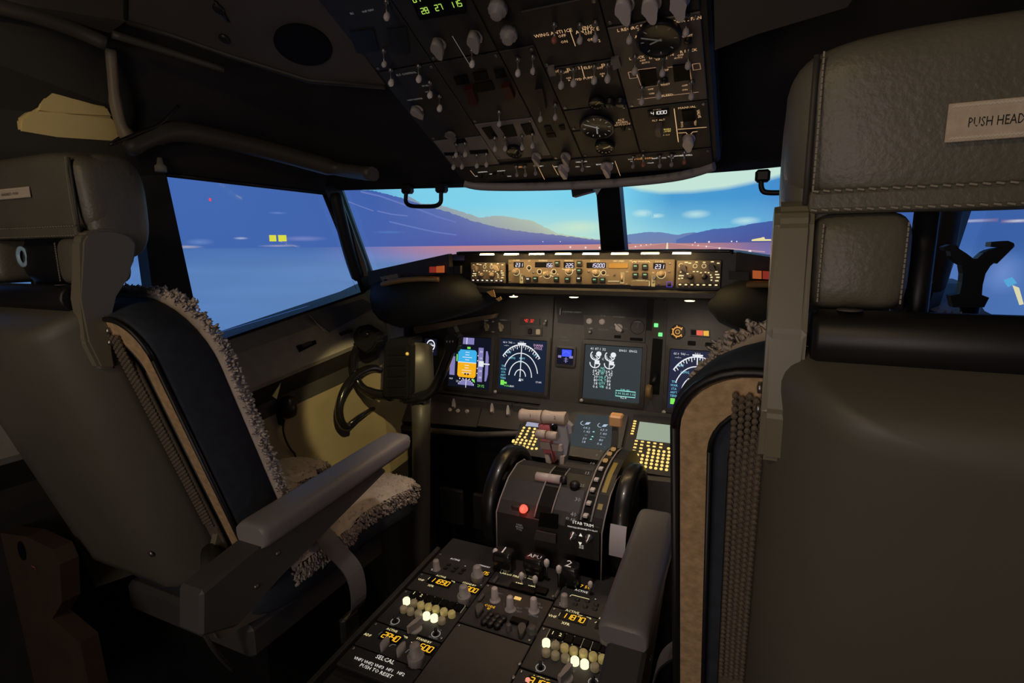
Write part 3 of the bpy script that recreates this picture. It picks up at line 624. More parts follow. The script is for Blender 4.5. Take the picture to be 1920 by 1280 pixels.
for uv in ([(1026, 128), (1038, 126), (1042, 142), (1030, 144)], [(1145, 112), (1160, 109), (1165, 126), (1150, 132)]): mesh('corner_plate', platepx(OF, uv, .006, H0), M_panell, o)
o = omod('door_panel', 'dark annunciator panel with small round instruments on the overhead', rect=(c3, c4, .168, .230))
gauge(OF, o, 1118, 197, .014, em=glow('gauge_yellow'))
for u, v in ((1143, 194), (1163, 193)): knob(OF, o, u, v, .010, .010, M_black, 0, 'round')
o = omod('cabin_altitude_panel', 'dark panel with two round cabin altitude gauges on the overhead', rect=(c3, c4, .074, .166))
gauge(OF, o, 1119, 240, .032, needles=((150, .8), (260, .6)), em=glow('gauge_white', (.8, .8, .78), .20), name='altitude_gauge', t=.005); gauge(OF, o, 1133, 279, .019, needles=((20, .8),), em=glow('gauge_amber', (1, .7, .3), .35), name='rate_gauge')
legends(OF, o, [('ALT\nHORN\nCUTOUT', 1166, 229, .008)], G_amber, H0); bm = nb(); a, b = OF.px(1169, 239); lathe(bm, [(.005, 0), (.005, .006), (.0005, .006)], 10, OF.M(a, b)); mesh('button', bm, M_black, o)
# column 5
o = omod('temperature_panel', 'dark panel with three pale pointed selectors at the top right of overhead', rect=(c4, c5, .410, .62))
for u, v in ((1171, 17), (1221, 14), (1274, 8)): knob(OF, o, u, v, .016, .024, M_knobp, .08, 'wing', 'temperature_selector')
o = omod('air_system_panel', 'pale grey air conditioning and bleed panel with oval gauge at right of overhead', rect=(c4, c5, .216, .408), m=mat('panel_mauve', (.120, .098, .085), .5, noise=.05, scale=60))
gauge(OF, o, 1235, 77, .032, name='duct_pressure_gauge', needles=((160, .9), (200, .5)), ticks=8)
tgs(o, [(1180, 76), (1286, 62), (1190, 135), (1290, 124), (1242, 138), (1203, 191), (1235, 180), (1296, 181)], m=M_knobp, r=.0052)
legends(OF, o, [('L RECIRC FAN', 1188, 52, .0085), ('OFF', 1202, 56, .007), ('AUTO', 1203, 67, .008), ('R RECIRC FAN', 1281, 38, .0085), ('OFF', 1263, 45, .007), ('AUTO', 1264, 57, .008), ('L PACK', 1194, 108, .008), ('OFF', 1205, 113, .006), ('AUTO', 1211, 117, .005), ('R PACK', 1291, 95, .008), ('OFF', 1276, 103, .006), ('AUTO', 1272, 108, .005), ('ISOLATION', 1240, 105, .008), ('VALVE', 1240, 110, .007), ('TRIP', 1248, 131, .006), ('RESET', 1248, 158, .006), ('BLEED', 1251, 178, .008), ('OFF', 1220, 167, .006), ('ON', 1222, 175, .006), ('OFF', 1284, 160, .006), ('ON', 1284, 168, .006), ('OVHT', 1289, 67, .006)], G_amber, H0)
lines(OF, o, [[(1192, 131), (1230, 126)], [(1192, 131), (1203, 164), (1240, 158)], [(1252, 126), (1292, 121), (1297, 154)], [(1195, 186), (1310, 172)], [(1178, 135), (1192, 133), (1195, 145), (1181, 147), (1178, 135)], [(1298, 120), (1312, 118), (1314, 129), (1300, 131), (1298, 120)]], G_amberd, H0, .0016)
for uv in ([(1198, 133), (1229, 130), (1232, 160), (1204, 164)], [(1261, 124), (1293, 121), (1294, 150), (1264, 154)]): mesh('annunciator', platepx(OF, uv, .003, H0), M_hole, o)
for u, v in ((1290, 76), (1246, 150)): a, b = OF.px(u, v); bm = nb(); lathe(bm, [(.006, 0), (.006, .005), (.0005, .005)], 12, OF.M(a, b, H0)); mesh('button', bm, M_black, o)
o = omod('pressurization_panel', 'dark panel with the lit figure 41000 and orange lines at right of overhead', rect=(c4, c5, .074, .214))
mesh('display_window', platepx(OF, [(1214, 209), (1254, 205), (1255, 217), (1216, 220)], .002, H0), M_glassd, o)
bm = nb(); a, b = OF.px(1235, 213, .003); digits(bm, '41000', .0085, OF.M(a, b, H0+.003)); mesh('figures', bm, G_white, o, norm=False, kind='stuff')
legends(OF, o, [('AUTO', 1232, 206, .006), ('FLT ALT', 1235, 225, .007), ('LAND ALT', 1245, 253, .005), ('MANUAL', 1288, 201, .008), ('VALVE', 1310, 213, .008, -1.5), ('OPEN', 1304, 230, .006, 1.5), ('CLOSE', 1279, 233, .006, 1.5)], G_amber, H0)
legends(OF, o, [('HIGH\nLOW', 1250, 244, .007)], glow('yellow_legend', (1, .75, .2), .8), H0)
lines(OF, o, [[(1264, 203), (1272, 266)], [(1271, 242), (1325, 238)], [(1272, 249), (1286, 248), (1292, 254), (1299, 247), (1308, 246)]], G_amber, H0, .0016)
mesh('annunciator', platepx(OF, [(1278, 208), (1302, 206), (1304, 226), (1281, 229)], .002, H0), M_hole, o)
bm = nb(); a, b = OF.px(1236, 243, .01); box(bm, (a, b, .010), (.014, .026, .020), .003, OF.M()); mesh('lever', bm, mat('lever_brown', (.15, .11, .10), .5), o)
knob(OF, o, 1291, 267, .014, .022, M_knobp, 0, 'wing')
# compass bracket and sun-visor arm hanging in front of the centre post
o = thing('compass_bracket', 'black bracket hanging under the overhead lip beside the centre window post', 'bracket', aY(1095, 345, -.02))
bm = nb(); slab(bm, [aY(1069, 341, -.02), aY(1112, 338, -.02), aY(1112, 358, -.02), aY(1097, 362, -.02), aY(1073, 369, -.02)], V(0, .03, 0)); mesh('bracket', bm, M_black, o)
bm = nb(); lathe(bm, [(.010, 0), (.010, .014), (.005, .016), (.0005, .016)], 12, Frame(aY(1121, 346, -.03), (1, 0, 0), (0, 0, 1)).M()); mesh('pivot', bm, M_black, o)
bm = nb(); slab(bm, [aY(1114, 352, -.015), aY(1130, 348, -.015), aY(1118, 366, -.015)], V(0, .003, 0)); mesh('visor_tip', bm, mat('clear_visor', (.7, .72, .72), .3), o)
# grab handles at the top of the windscreen
def handle(uvs, y, label, posts):
    o = thing('grab_handle', label, 'handle', aY(*uvs[0], y), 'windscreen grab handles')
    bm = nb(); tube(bm, smooth_path([aY(u, v, y) for u, v in uvs], 4), .0065, 10); mesh('bar', bm, M_black, o)
    for u, v in posts:
        bm = nb(); box(bm, (0, 0, 0), (.034, .03, .03), .006, Matrix.Translation(aY(u, v, y+.005))); mesh('foot', bm, M_black, o)
handle([(763, 352), (761, 368), (762, 380), (772, 386), (795, 387), (816, 386), (826, 379), (827, 365), (828, 350)], .03, 'black grab handle at the top of the left windscreen', ((764, 354), (828, 352)))
handle([(1429, 328), (1427, 345), (1430, 357), (1440, 361), (1470, 361), (1500, 359)], .10, 'black grab handle beside the right seat headrest', ((1430, 330), (1506, 330)))
# ================================================================ glareshield and its panels
MF = Frame((0, 0, 1.13), (1, 0, 0), (0, 0, 1))
G_warm = glow('flood_strip', (1, .66, .28), 120.0, True)
gs = thing('glareshield', 'black padded hood over the instrument panel between both windscreens', 'glareshield', (0, .1, 1.16))
bm = nb()   # the flat deck behind the lip, wing to wing
deck = [(-.74, .06, .20), (-.70, -.02, .30), (-.385, -.075, .37), (-.362, -.045, .375), (-.2, -.045, .40), (0, -.045, .42), (.2, -.045, .40), (.362, -.045, .375), (.385, -.075, .37), (.70, -.02, .30), (.74, .06, .20)]
zt = lambda x: 1.186 - max(0, abs(x)-.33)*.16
rings(bm, [[V(x, y, zt(x)), V(x, yb, zt(x)), V(x, yb, zt(x)-.005), V(x, y, zt(x)-.005)] for x, y, yb in deck], smooth=False); mesh('deck', bm, M_black, gs)
bm = nb(); tube(bm, smooth_path([V(-.358, -.046, 1.181), V(-.33, -.047, 1.1835), V(0, -.047, 1.1840), V(.33, -.047, 1.1835), V(.358, -.046, 1.180)], 5), .0040, 8); mesh('lip', bm, M_gloss, gs)
for x in frange(-.27, .25, 7):      # flood lamps along the lip, shining on the mode control panel
    bm = nb(); box(bm, (x, -.046, 1.1775), (.042, .006, .0009), .0002); mesh('flood_lamp', bm, G_warm, gs)
bm = nb(); box(bm, (0, .030, 1.132), (.76, .02, .096), .002); mesh('fascia', bm, M_black, gs)
for s_ in (-1, 1): bm = nb(); box(bm, (s_*.43, .030, 1.115), (.11, .02, .09), .002); mesh('fascia_end', bm, M_black, gs)
bm = nb(); box(bm, (.0, .035, 1.075), (.70, .075, .024), .006); mesh('under_tray', bm, M_black, gs)
for s_ in (-1, 1):
    # the leather covered wing in front of each pilot
    sec = []
    for k, (x, y0, zt_, zb, yb) in enumerate(((.312, -.005, 1.078, 1.035, .17), (.34, -.055, 1.095, 1.012, .17), (.40, -.095, 1.120, .992, .16), (.48, -.115, 1.118, .972, .15), (.56, -.110, 1.112, .960, .15), (.63, -.085, 1.105, .968, .15), (.69, -.04, 1.10, .985, .15), (.73, .02, 1.095, 1.02, .15))):
        sec.append([V(s_*x, y0+.05, zt_), V(s_*x, y0+.012, zt_-.014), V(s_*x, y0, (zt_+zb)/2), V(s_*x, y0+.012, zb+.015), V(s_*x, y0+.045, zb), V(s_*x, yb, zb+.005), V(s_*x, yb, zt_)])
    bm = nb(); rings(bm, sec); mesh('wing_pad', bm, mat('hood_leather', (.006, .009, .010), .7, bump=.2, bscale=150), gs)
    bm = nb(); slab(bm, [V(s_*.372, -.082, zt(.36)), V(s_*.70, -.03, zt(.70)), V(s_*.70, -.026, zt(.7)-.042), V(s_*.372, -.078, zt(.36)-.052)], V(0, .02, 0)); mesh('wing_face', bm, M_dkpanel, gs)
    # brown piping that catches the flood light
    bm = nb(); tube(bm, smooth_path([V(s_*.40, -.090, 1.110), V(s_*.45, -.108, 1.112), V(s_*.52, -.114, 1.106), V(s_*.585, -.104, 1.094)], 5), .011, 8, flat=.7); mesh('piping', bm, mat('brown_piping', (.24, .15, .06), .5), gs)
# flags of orange tape at the inner end of the left wing
for uv in ([(912, 547), (925, 543), (929, 557), (922, 556)], [(929, 560), (938, 556), (941, 561), (935, 565)]):
    bm = nb(); slab(bm, [aY(u, v, -.10) for u, v in uv], V(0, .003, 0)); mesh('tape_flag', bm, mat('orange_tape', (.75, .42, .12), .5), gs)
# spot lamps under the glareshield
for u, v in ((963, 556), (1076, 557), (1293, 564), (1347, 569)):
    p = aY(u, v, .03); bm = nb(); lathe(bm, [(.013, .0004), (.010, -.0012), (.0005, -.002)], 14, Matrix.Translation(p)); tube(bm, [p+V(0, .0, 0), p+V(0, 0, .012)], .002, 8)
    mesh('panel_lamp', bm, glow('lamp_lens', (1, .75, .35), 5.0, True), gs); lamp('panel_flood', 'SPOT', p+V(0, .0, -.01), p+V(0, .14, -.25), .85, (1, .84, .66), .01, 115, .8)
# warning annunciators on the wing faces
def annun(uvs, y, cols, label, txt):
    o = thing('warning_lights', label, 'warning light', aY(*uvs[0][0], y), 'glareshield warning lights')
    for uv, c in zip(uvs, cols):
        bm = nb(); slab(bm, [aY(u, v, y) for u, v in uv], V(0, .01, 0)); mesh('cap', bm, c, o)
    return o
G_red = glow('red_cap_lit', (1, .08, .04), .20); G_org = glow('orange_cap_lit', (1, .20, .04), .34)
o = annun([[(805, 500), (816, 500), (816, 511), (805, 511)], [(818, 499), (830, 498), (830, 511), (818, 511)], [(838, 500), (850, 499), (850, 514), (838, 515)], [(851, 499), (863, 498), (863, 513), (851, 514)]], -.10, [G_red, G_org, M_black, M_black], 'red and orange warning caps on the left glareshield wing', None)
o = annun([[(1366, 508), (1404, 510), (1404, 526), (1366, 524)], [(1411, 507), (1428, 508), (1428, 523), (1411, 522)], [(1430, 508), (1448, 509), (1448, 524), (1430, 523)]], -.10, [M_trimd, G_org, G_red], 'red and orange warning caps on the right glareshield wing', None)
# grey handle plate at the outer end of the left wing
o = thing('hood_bracket', 'small grey bracket at the outer end of the left glareshield wing', 'bracket', aY(728, 525, -.06))
bm = nb(); slab(bm, [aY(712, 519, -.06), aY(745, 513, -.06), aY(748, 522, -.06), aY(722, 536, -.06)], V(0, .015, 0)); mesh('plate', bm, M_panell, o)
bm = nb(); lathe(bm, [(.006, 0), (.006, .006), (.0005, .006)], 10, Frame(aY(724, 527, -.062), (1, 0, 0), (0, 0, 1)).M()); mesh('bolt', bm, M_black, o)

# ---- mode control panel
G_dig = glow('white_digits', (.80, .78, 1.0), 1.25); G_leg = glow('warm_legend', (1, .84, .42), 1.0); G_grn = glow('green_legend', (.45, 1.0, .55), .55)
M_mcp = mat('mode_panel_face', (.185, .145, .095), .5, noise=.06, scale=80)
o = mcp = thing('mode_control_panel', 'lit flight mode control panel with white figures in the centre of the glareshield', 'panel', (0, .0, 1.10))
bm = plate(MF, -.2265, .2285, -.0335, .0335, .006, .0015, h=-.006); mesh('faceplate', bm, M_mcp, o)
def mwin(uv0, uv1, s, u, v, h=.0125):
    a0, b0 = MF.px(*uv0); a1, b1 = MF.px(*uv1)
    w = mesh('display_window', plate(MF, a0, a1, b1, b0, .002, .0005), M_glassd, o)
    if s:
        bm = nb(); a, b = MF.px(u, v); digits(bm, s, h, MF.M(a, b, .0028), gap=.80); mesh('figures', bm, G_dig, w, norm=False, kind='stuff')
for w in (((963.5, 491), (982, 501), '231', 974, 496.5, .0095), ((1003.5, 491), (1036, 501), '156', 1029.5, 497, .0095), ((1057, 491), (1077, 501.5), '225', 1068.5, 497.5, .0095), ((1100, 492), (1136, 502), '15000', 1121.5, 497.5, .0095), ((1225, 493), (1247.5, 503.5), '231', 1237, 499.5, .0095)): mwin(*w)
a0, b0 = MF.px(1142, 493); a1, b1 = MF.px(1178, 503); mesh('display_window', plate(MF, a0, a1, b1, b0, .002, .0005), mat('amber_glass', (.30, .19, .06), .2), o)
def ringmark(u, v, r, a0=-220, a1=40, w=.0012):
    bm = nb(); a, b = MF.px(u, v); stroke(bm, arc(a, b, r, a0, a1, 20), w, MF.M(0, 0, .0008)); mesh('dial_ring', bm, G_leg, o, norm=False)
M_mk = mat('mode_knob', (.30, .24, .17), .4)
for u, v, r, rr in ((966, 509, .0085, .0105), (1024, 514, .0085, .0115), (1065, 508, .0075, .0105), (1116, 511, .0085, .0105), (1238, 514, .0085, .0105)):
    knob(MF, o, u, v, r, .016, M_mk, 0, 'round', 'selector_knob', at=.5); ringmark(u+2, v, rr)
for u, v in ((1011.5, 509), (1038.5, 509), (1131.5, 511), (992, 502)): ringmark(u, v, .0065, 0, 360); knob(MF, o, u, v, .0042, .004, M_black, 0, 'round', 'button')
def mbtn(u, v, leg=True, w=.0150, h=.0150, name='push_button', g=None):
    a, b = MF.px(u, v); k = keycap(MF, o, a, b, w, h, .006, M_black, name)
    if leg: bm = nb(); box(bm, (0, h*.15, .0064), (w*.5, h*.22, .0006), 0); mesh('lit_bar', bm, g or G_grn, k, MF.M(a, b), local=True)
for u, v in ((1045.5, 494), (1087, 494), (1086.5, 508), (1086, 523), (991, 524), (1004.5, 523), (1044, 523), (1064.5, 524), (1115.5, 525), (1130.5, 525), (1192, 500), (1210, 500), (1192, 516), (1210, 516)): mbtn(u, v, g=G_white if (u, v) in ((991, 524), (1086, 523)) else None)
for u, v0, v1 in ((978, 513, 531), (1225, 517, 537)):
    a0, b0 = MF.px(u-3, v0); a1, b1 = MF.px(u+3.2, v1); mesh('switch_plate', plate(MF, a0, a1, b1, b0, .002, .0005), glow('plate_lit', (1, .72, .26), .42), o)
    toggle(MF, o, u, (v0+v1)/2+2, h=.012, r=.003, m=M_knob)
# vertical speed thumbwheel
a, b = MF.px(1167, 521); bm = nb(); box(bm, (a, b, .001), (.0105, .030, .002), .0005, MF.M()); mesh('wheel_slot', bm, glow('plate_lit'), o)
bm = nb(); lathe(bm, [(.0105, -.003), (.0105, .003)], 20, MF.M(a, b, 0) @ Matrix.Rotation(math.pi/2, 4, 'Y'), flutes=10, depth=.08); mesh('thumb_wheel', bm, M_mk, o)
# disengage bar
a0, b0 = MF.px(1183, 526); a1, b1 = MF.px(1217, 536.5); mesh('disengage_bar', plate(MF, a0, a1, b1, b0, .004, .001), M_mcp, o)
legends(MF, o, [('COURSE', 968, 488, .0055), ('A/T', 992.5, 489, .0048), ('OFF', 991.5, 509, .004), ('IAS/MACH', 1018, 488.5, .0055), ('HEADING', 1066.5, 488.5, .0055), ('ALTITUDE', 1116, 489, .0055), ('VERT SPEED', 1160, 489.5, .0055), ('A/P ENGAGE', 1201, 490, .0055), ('COURSE', 1236, 490, .0055), ('SEL', 1046, 514, .004), ('INTV', 1139, 516, .004), ('DISENGAGE', 1200.5, 525.5, .0045), ('DN', 1176, 509, .004), ('UP', 1175, 532, .004), ('CMD', 1183, 489, .004), ('F/D', 1225, 511, .004)], G_leg, .0004)
bm = nb()
for s in ([(1183.5, 536), (1184, 526.5), (1190, 526)], [(1211, 526), (1217.5, 527), (1217.5, 536.5)], [(1140, 527), (1161, 527)], [(1185, 492), (1189, 489.5), (1193, 492)], [(1213, 491), (1216, 489.5), (1219, 492)], [(1054, 504), (1062, 506)], [(1072, 508), (1080, 504)], [(1012, 519), (1017, 517)], [(1031, 516), (1038, 518)]): stroke(bm, [MF.px(u, v) for u, v in s], .0013, MF.M(0, 0, .001))
mesh('line_print', bm, G_leg, o, norm=False, kind='stuff')
for u, v in ((956.5, 492), (955.5, 507), (956, 526), (1000, 511), (1104, 509), (1152.5, 515.5), (1256, 494), (1255, 509.5), (1235.5, 532)): a, b = MF.px(u, v); screw(MF, o, a, b, 0, .003)
a, b = MF.px(1255, 533); bm = nb(); lathe(bm, [(.004, 0), (.004, .005), (.0005, .005)], 8, MF.M(a, b)); mesh('push_knob', bm, M_black, o)
bm = nb(); stroke(bm, [(a-.0065, b-.006), (a-.0065, b+.006), (a+.0065, b+.006), (a+.0065, b-.006)], .0016, MF.M(0, 0, .001), closed=True); mesh('purple_frame', bm, glow('purple_mark', (.15, .05, 1), .7), o, norm=False)

# ---- display control panels either side
def efis(fr, label, corners, left):
    o = thing('display_control_panel', label, 'panel', fr.o, 'glareshield display control panels')
    us = [fr.px(u, v) for u, v in corners]; a0, a1 = us[0][0], us[1][0]; b1, b0 = us[0][1], us[2][1]
    mesh('faceplate', plate(fr, a0, a1, b0, b1, .006, .0012, h=-.006), mat('display_panel_face', (.15, .12, .085), .5), o)
    W, H = a1-a0, b1-b0
    P = lambda x, y: (a0+W*x, b0+H*y)
    def kn(x, y, r, h, kd, m, rot=0):
        a, b = P(x, y); k = knob(fr, o, 0, 0, r, h, m, rot, kd); M = fr.M(a, b, 0, rot); k.matrix_basis = WM[o.name].inverted() @ M; WM[k.name] = M
    mk = M_mk if left else mat('dark_knob', (.05, .043, .036), .4)
    kn(.17, .72, .0085, .014, 'wing', mk, .7); kn(.80, .74, .0085, .014, 'wing', mk, .7); kn(.33, .42, .0075, .014, 'stack', mk); kn(.64, .42, .0075, .014, 'stack', mk)
    bm = nb()
    for x, y in ((.10, .82), (.42, .80), (.62, .80)):
        a, b = P(x, y); stroke(bm, arc(a, b, .0048, 0, 360, 12)[:-1], .0011, fr.M(0, 0, .0008), closed=True)
    for x, y, w in ((.22, .93, .008), (.45, .94, .006), (.62, .93, .006), (.8, .95, .007), (.93, .90, .006), (.30, .90, .007), (.10, .58, .004), (.12, .45, .012), (.07, .34, .005), (.14, .36, .005), (.40, .60, .005), (.48, .60, .005), (.26, .52, .005), (.56, .56, .004), (.66, .58, .004), (.73, .56, .004), (.78, .48, .004), (.80, .40, .005), (.80, .30, .004), (.92, .50, .010), (.94, .40, .008), (.92, .28, .008), (.90, .60, .006)):
        a, b = P(x, y); flat(bm, [(a-w/2, b-.0013), (a+w/2, b-.0013), (a+w/2, b+.0013), (a-w/2, b+.0013)], fr.M(0, 0, .0008))
    mesh('legend_print', bm, G_leg, o, norm=False, kind='stuff')
    for k in range(7):
        a, b = P(.10+k*.135, .13); kc = keycap(fr, o, a, b, .0105, .0085, .005, M_black, 'key'); bm = nb(); box(bm, (0, 0, .0052), (.0062, .0034, .0006)); mesh('lit_bar', bm, G_white if left else G_leg, kc, fr.M(a, b), local=True)
EL = Frame(V(-.29, .004, 1.128), (1, -.05, 0), (0, 0, 1)); ER = Frame(V(.29, 0, 1.128), (1, .05, 0), (0, 0, 1))
efis(EL, 'small lit display control panel left of the mode control panel', [(882, 492), (947, 492), (947, 531)], True)
efis(ER, 'small lit display control panel right of the mode control panel', [(1269, 488), (1353, 488), (1353, 541)], False)

# ================================================================ main instrument panel
IA = .1606
IF = Frame((0, .2288, .8061), (1, 0, 0), (0, math.sin(IA), math.cos(IA)))
mip = thing('main_instrument_panel', 'wide grey main instrument panel under the glareshield', 'instrument panel', (0, .23, .70))
for nm, a0, a1, b0, b1, m in (('left_panel', -.80, -.185, -.125, .30, M_panel), ('centre_panel', -.183, .165, -.125, .30, M_panel), ('right_panel', .167, .80, -.125, .30, M_panel)):
    mesh(nm, plate(IF, a0, a1, b0, b1, .02, .002, h=-.02), m, mip)
for uvs, m in (([(1040, 545), (1228, 552), (1222, 620), (1046, 605)], M_dkpanel), ([(1098, 600), (1210, 606), (1208, 640), (1097, 632)], M_panelb), ([(1214, 560), (1252, 563), (1240, 800), (1203, 790)], M_panelb), ([(900, 600), (957, 605), (957, 632), (900, 626)], M_panelb)): mesh('sub_panel', platepx(IF, uvs, .003), m, mip)
# bottom rail and pedestal shelf with its selector knobs
def shelf(name, uv, z, m): pass
for a0, a1 in ((-.80, -.30), (-.298, -.16), (-.158, .10), (.102, .30)):
    bm = nb(); box(bm, ((a0+a1)/2, -.150, .012), (a1-a0-.002, .045, .05), .004, IF.M()); mesh('lower_rail', bm, M_panelb, mip)
LF = Frame((0, .165, .645), (1, 0, 0), (0, math.cos(.75), math.sin(.75)))
for k, (uvs, lab) in enumerate((([(728, 752), (905, 752), (893, 800), (720, 786)], ''), ([(907, 754), (985, 760), (972, 806), (895, 798)], ''), ([(987, 762), (1060, 768), (1052, 800), (975, 795)], ''))):
    mesh('shelf_panel', platepx(LF, uvs, .010), M_panelb, mip)
for u, v in ((850, 754), (922, 763), (952, 768)): knob(LF, mip, u, v, .014, .022, M_knobp, .3, 'bar', 'selector', at=1)
for u, v in ((885, 755), (843, 767), (858, 769), (875, 770)): knob(LF, mip, u, v, .009, .014, M_knobp, 0, 'round', 'selector', at=1)
bm = nb(); tube(bm, [aY(735, 800, .10), aY(900, 815, .10), aY(985, 812, .10)], .010, 8); mesh('shelf_edge', bm, M_panelb, mip)
# wood coloured strip under the hood, lit by the flood lamps
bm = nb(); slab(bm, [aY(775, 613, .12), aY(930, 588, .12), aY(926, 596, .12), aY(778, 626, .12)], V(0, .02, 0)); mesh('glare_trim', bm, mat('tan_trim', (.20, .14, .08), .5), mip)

def ftag(o, m): return o
def display(name, label, uvs, bez=.014, group='display units on the instrument panel', fr=IF, cat='display', mg=None, t=.006):
    """bezel with a glass inside; returns thing and a frame whose a, b run -1..1 over the glass"""
    q = [fr.px(u, v, t) for u, v in uvs]; ca = sum(p[0] for p in q)/4; cb = sum(p[1] for p in q)/4
    hw = (abs(q[1][0]-q[0][0])+abs(q[2][0]-q[3][0]))/4; hh = (abs(q[0][1]-q[3][1])+abs(q[1][1]-q[2][1]))/4
    o = thing(name, label, cat, fr.p(ca, cb), group)
    bm = nb(); outer = rrect(2*hw+2*bez, 2*hh+2*bez, .008); inner = rrect(2*hw, 2*hh, .003)
    Mx = fr.M(ca, cb); n = len(outer)
    rr_ = [[Mx @ Vector((*p, 0)) for p in outer], [Mx @ Vector((*p, t)) for p in outer], [Mx @ Vector((p[0]*1.03, p[1]*1.03, t+.002)) for p in inner], [Mx @ Vector((*p, t-.002)) for p in inner]]
    rings(bm, rr_, cap=False, smooth=False); mesh('bezel', bm, M_panelb, o)
    bm = nb(); prism(bm, inner, t-.006, t-.001, Mx); mesh('glass', bm, mg or M_glassd, o)
    D = Mx @ Matrix.Translation((0, 0, t-.0004)) @ Matrix.Diagonal((hw, hh, 1, 1))
    return o, D, hw/hh
def ink(o, name, D, m, fn, kind='stuff'):
    bm = nb(); fn(bm, D); return mesh(name, bm, m, o, norm=False, kind=kind)
def rectp(x0, y0, x1, y1): return [(x0, y0), (x1, y0), (x1, y1), (x0, y1)]
I_w = glow('screen_white', (.92, .95, 1), .85); I_c = glow('screen_cyan', (.25, .78, 1), .8); I_g = glow('screen_green', (.25, 1, .12), .8); I_m = glow('screen_violet', (.30, .27, .62), .75)
I_sky = glow('screen_sky', (.05, .45, .85), .95); I_gnd = glow('screen_ground', (.95, .45, .01), .95); I_blue = glow('screen_blue', (.03, .08, 1.0), 1.0); I_pink = glow('screen_pink', (1, .6, .95), .75); I_teal = glow('screen_teal', (.35, 1, .9), .8)
M_glb = mat('display_navy', (.01, .012, .02), .3, spec=.1, emit=(.012, .024, .06), es=.55, sample=False); M_gle = mat('display_grey', (.02, .022, .024), .3, spec=.1, emit=(.035, .048, .055), es=.75, sample=False); M_glk = mat('display_dark', (.006, .006, .01), .3, spec=.1, emit=(.01, .012, .03), es=.5, sample=False)
# primary flight display
o, D, asp = display('flight_display', 'left flight display with blue and orange horizon', [(848, 632), (923, 633), (914, 730), (838, 723)], mg=M_glk)
ink(o, 'speed_tape', D, I_m, lambda bm, D: [flat(bm, rectp(-.82, .72, .18, .98), D), flat(bm, rectp(-.98, -.55, -.72, .2), D), flat(bm, rectp(.42, -.72, .66, .62), D), flat(bm, [(.78, -.68), (.86, -.68), (.93, -.4), (.93, .28), (.86, .5), (.78, .5)], D)])
ink(o, 'sky_half', D, I_sky, lambda bm, D: flat(bm, [(-.58, 0), (.34, 0), (.34, .42), (.26, .50), (-.50, .50), (-.58, .42)], D), None)
ink(o, 'ground_half', D, I_gnd, lambda bm, D: flat(bm, [(-.58, -.52), (-.50, -.60), (.26, -.60), (.34, -.52), (.34, -.01), (-.58, -.01)], D), None)
D1 = D @ Matrix.Translation((0, 0, .0004))
def pfd(bm, D):
    for y in (.40, .30, .20, .10, -.12, -.22, -.32, -.42): w = .24 if abs(y) in (.2, .32, .42) else .10; flat(bm, rectp(-.12-w, y-.012, -.12+w, y+.012), D)
    flat(bm, rectp(-.58, -.018, .34, .012), D); flat(bm, rectp(-.54, .72, -.50, .98), D); flat(bm, rectp(-.2, .72, -.16, .98), D)
    for y in (.46, .2, -.3, -.55): text(bm, '00', .13, D @ Matrix.Translation((.56, y, 0)))
    flat(bm, rectp(.46, -.12, .70, .10), D); flat(bm, rectp(.70, -.03, .98, .02), D)
    for k in range(9): a = math.radians(30+k*15); stroke(bm, [(-.12+.40*math.cos(a), -1.02+.30*math.sin(a)), (-.12+.46*math.cos(a), -1.02+.36*math.sin(a))], .02, D)
    flat(bm, rectp(-.135, -1.0, -.105, -.62), D)
    for x in (-.44, -.28, -.12, .04, .18): flat(bm, [(x-.03, -.66), (x, -.70), (x+.03, -.66), (x, -.62)], D)
    for x, y in ((.42, .3), (.42, .1), (.42, -.2), (.42, -.4)): flat(bm, rectp(x-.04, y-.02, x, y+.02), D)
    text(bm, '231', .1, D @ Matrix.Translation((-.55, -.78, 0))); text(bm, 'MCP', .09, D @ Matrix.Translation((-.88, -.70, 0)))
ink(o, 'white_symbols', D1, I_w, pfd)
ink(o, 'compass_rose', D, I_m, lambda bm, D: flat(bm, [(-.12+.44*math.cos(math.radians(a)), -1.02+.34*math.sin(math.radians(a))) for a in range(20, 161, 14)], D), None)
ink(o, 'black_aircraft_mark', D1, M_hole, lambda bm, D: [flat(bm, rectp(-.22, -.50, -.14, -.42), D), flat(bm, rectp(-.08, -.50, 0, -.42), D)])
ink(o, 'green_marks', D1, I_g, lambda bm, D: [flat(bm, rectp(-.14, .54, .02, .62), D), flat(bm, rectp(-.66, .02, -.60, .3), D), text(bm, '29.92', .15, D @ Matrix.Translation((.62, -.88, 0))), flat(bm, [(.16, -.62), (.3, -.66), (.32, -.78), (.2, -.72)], D)])
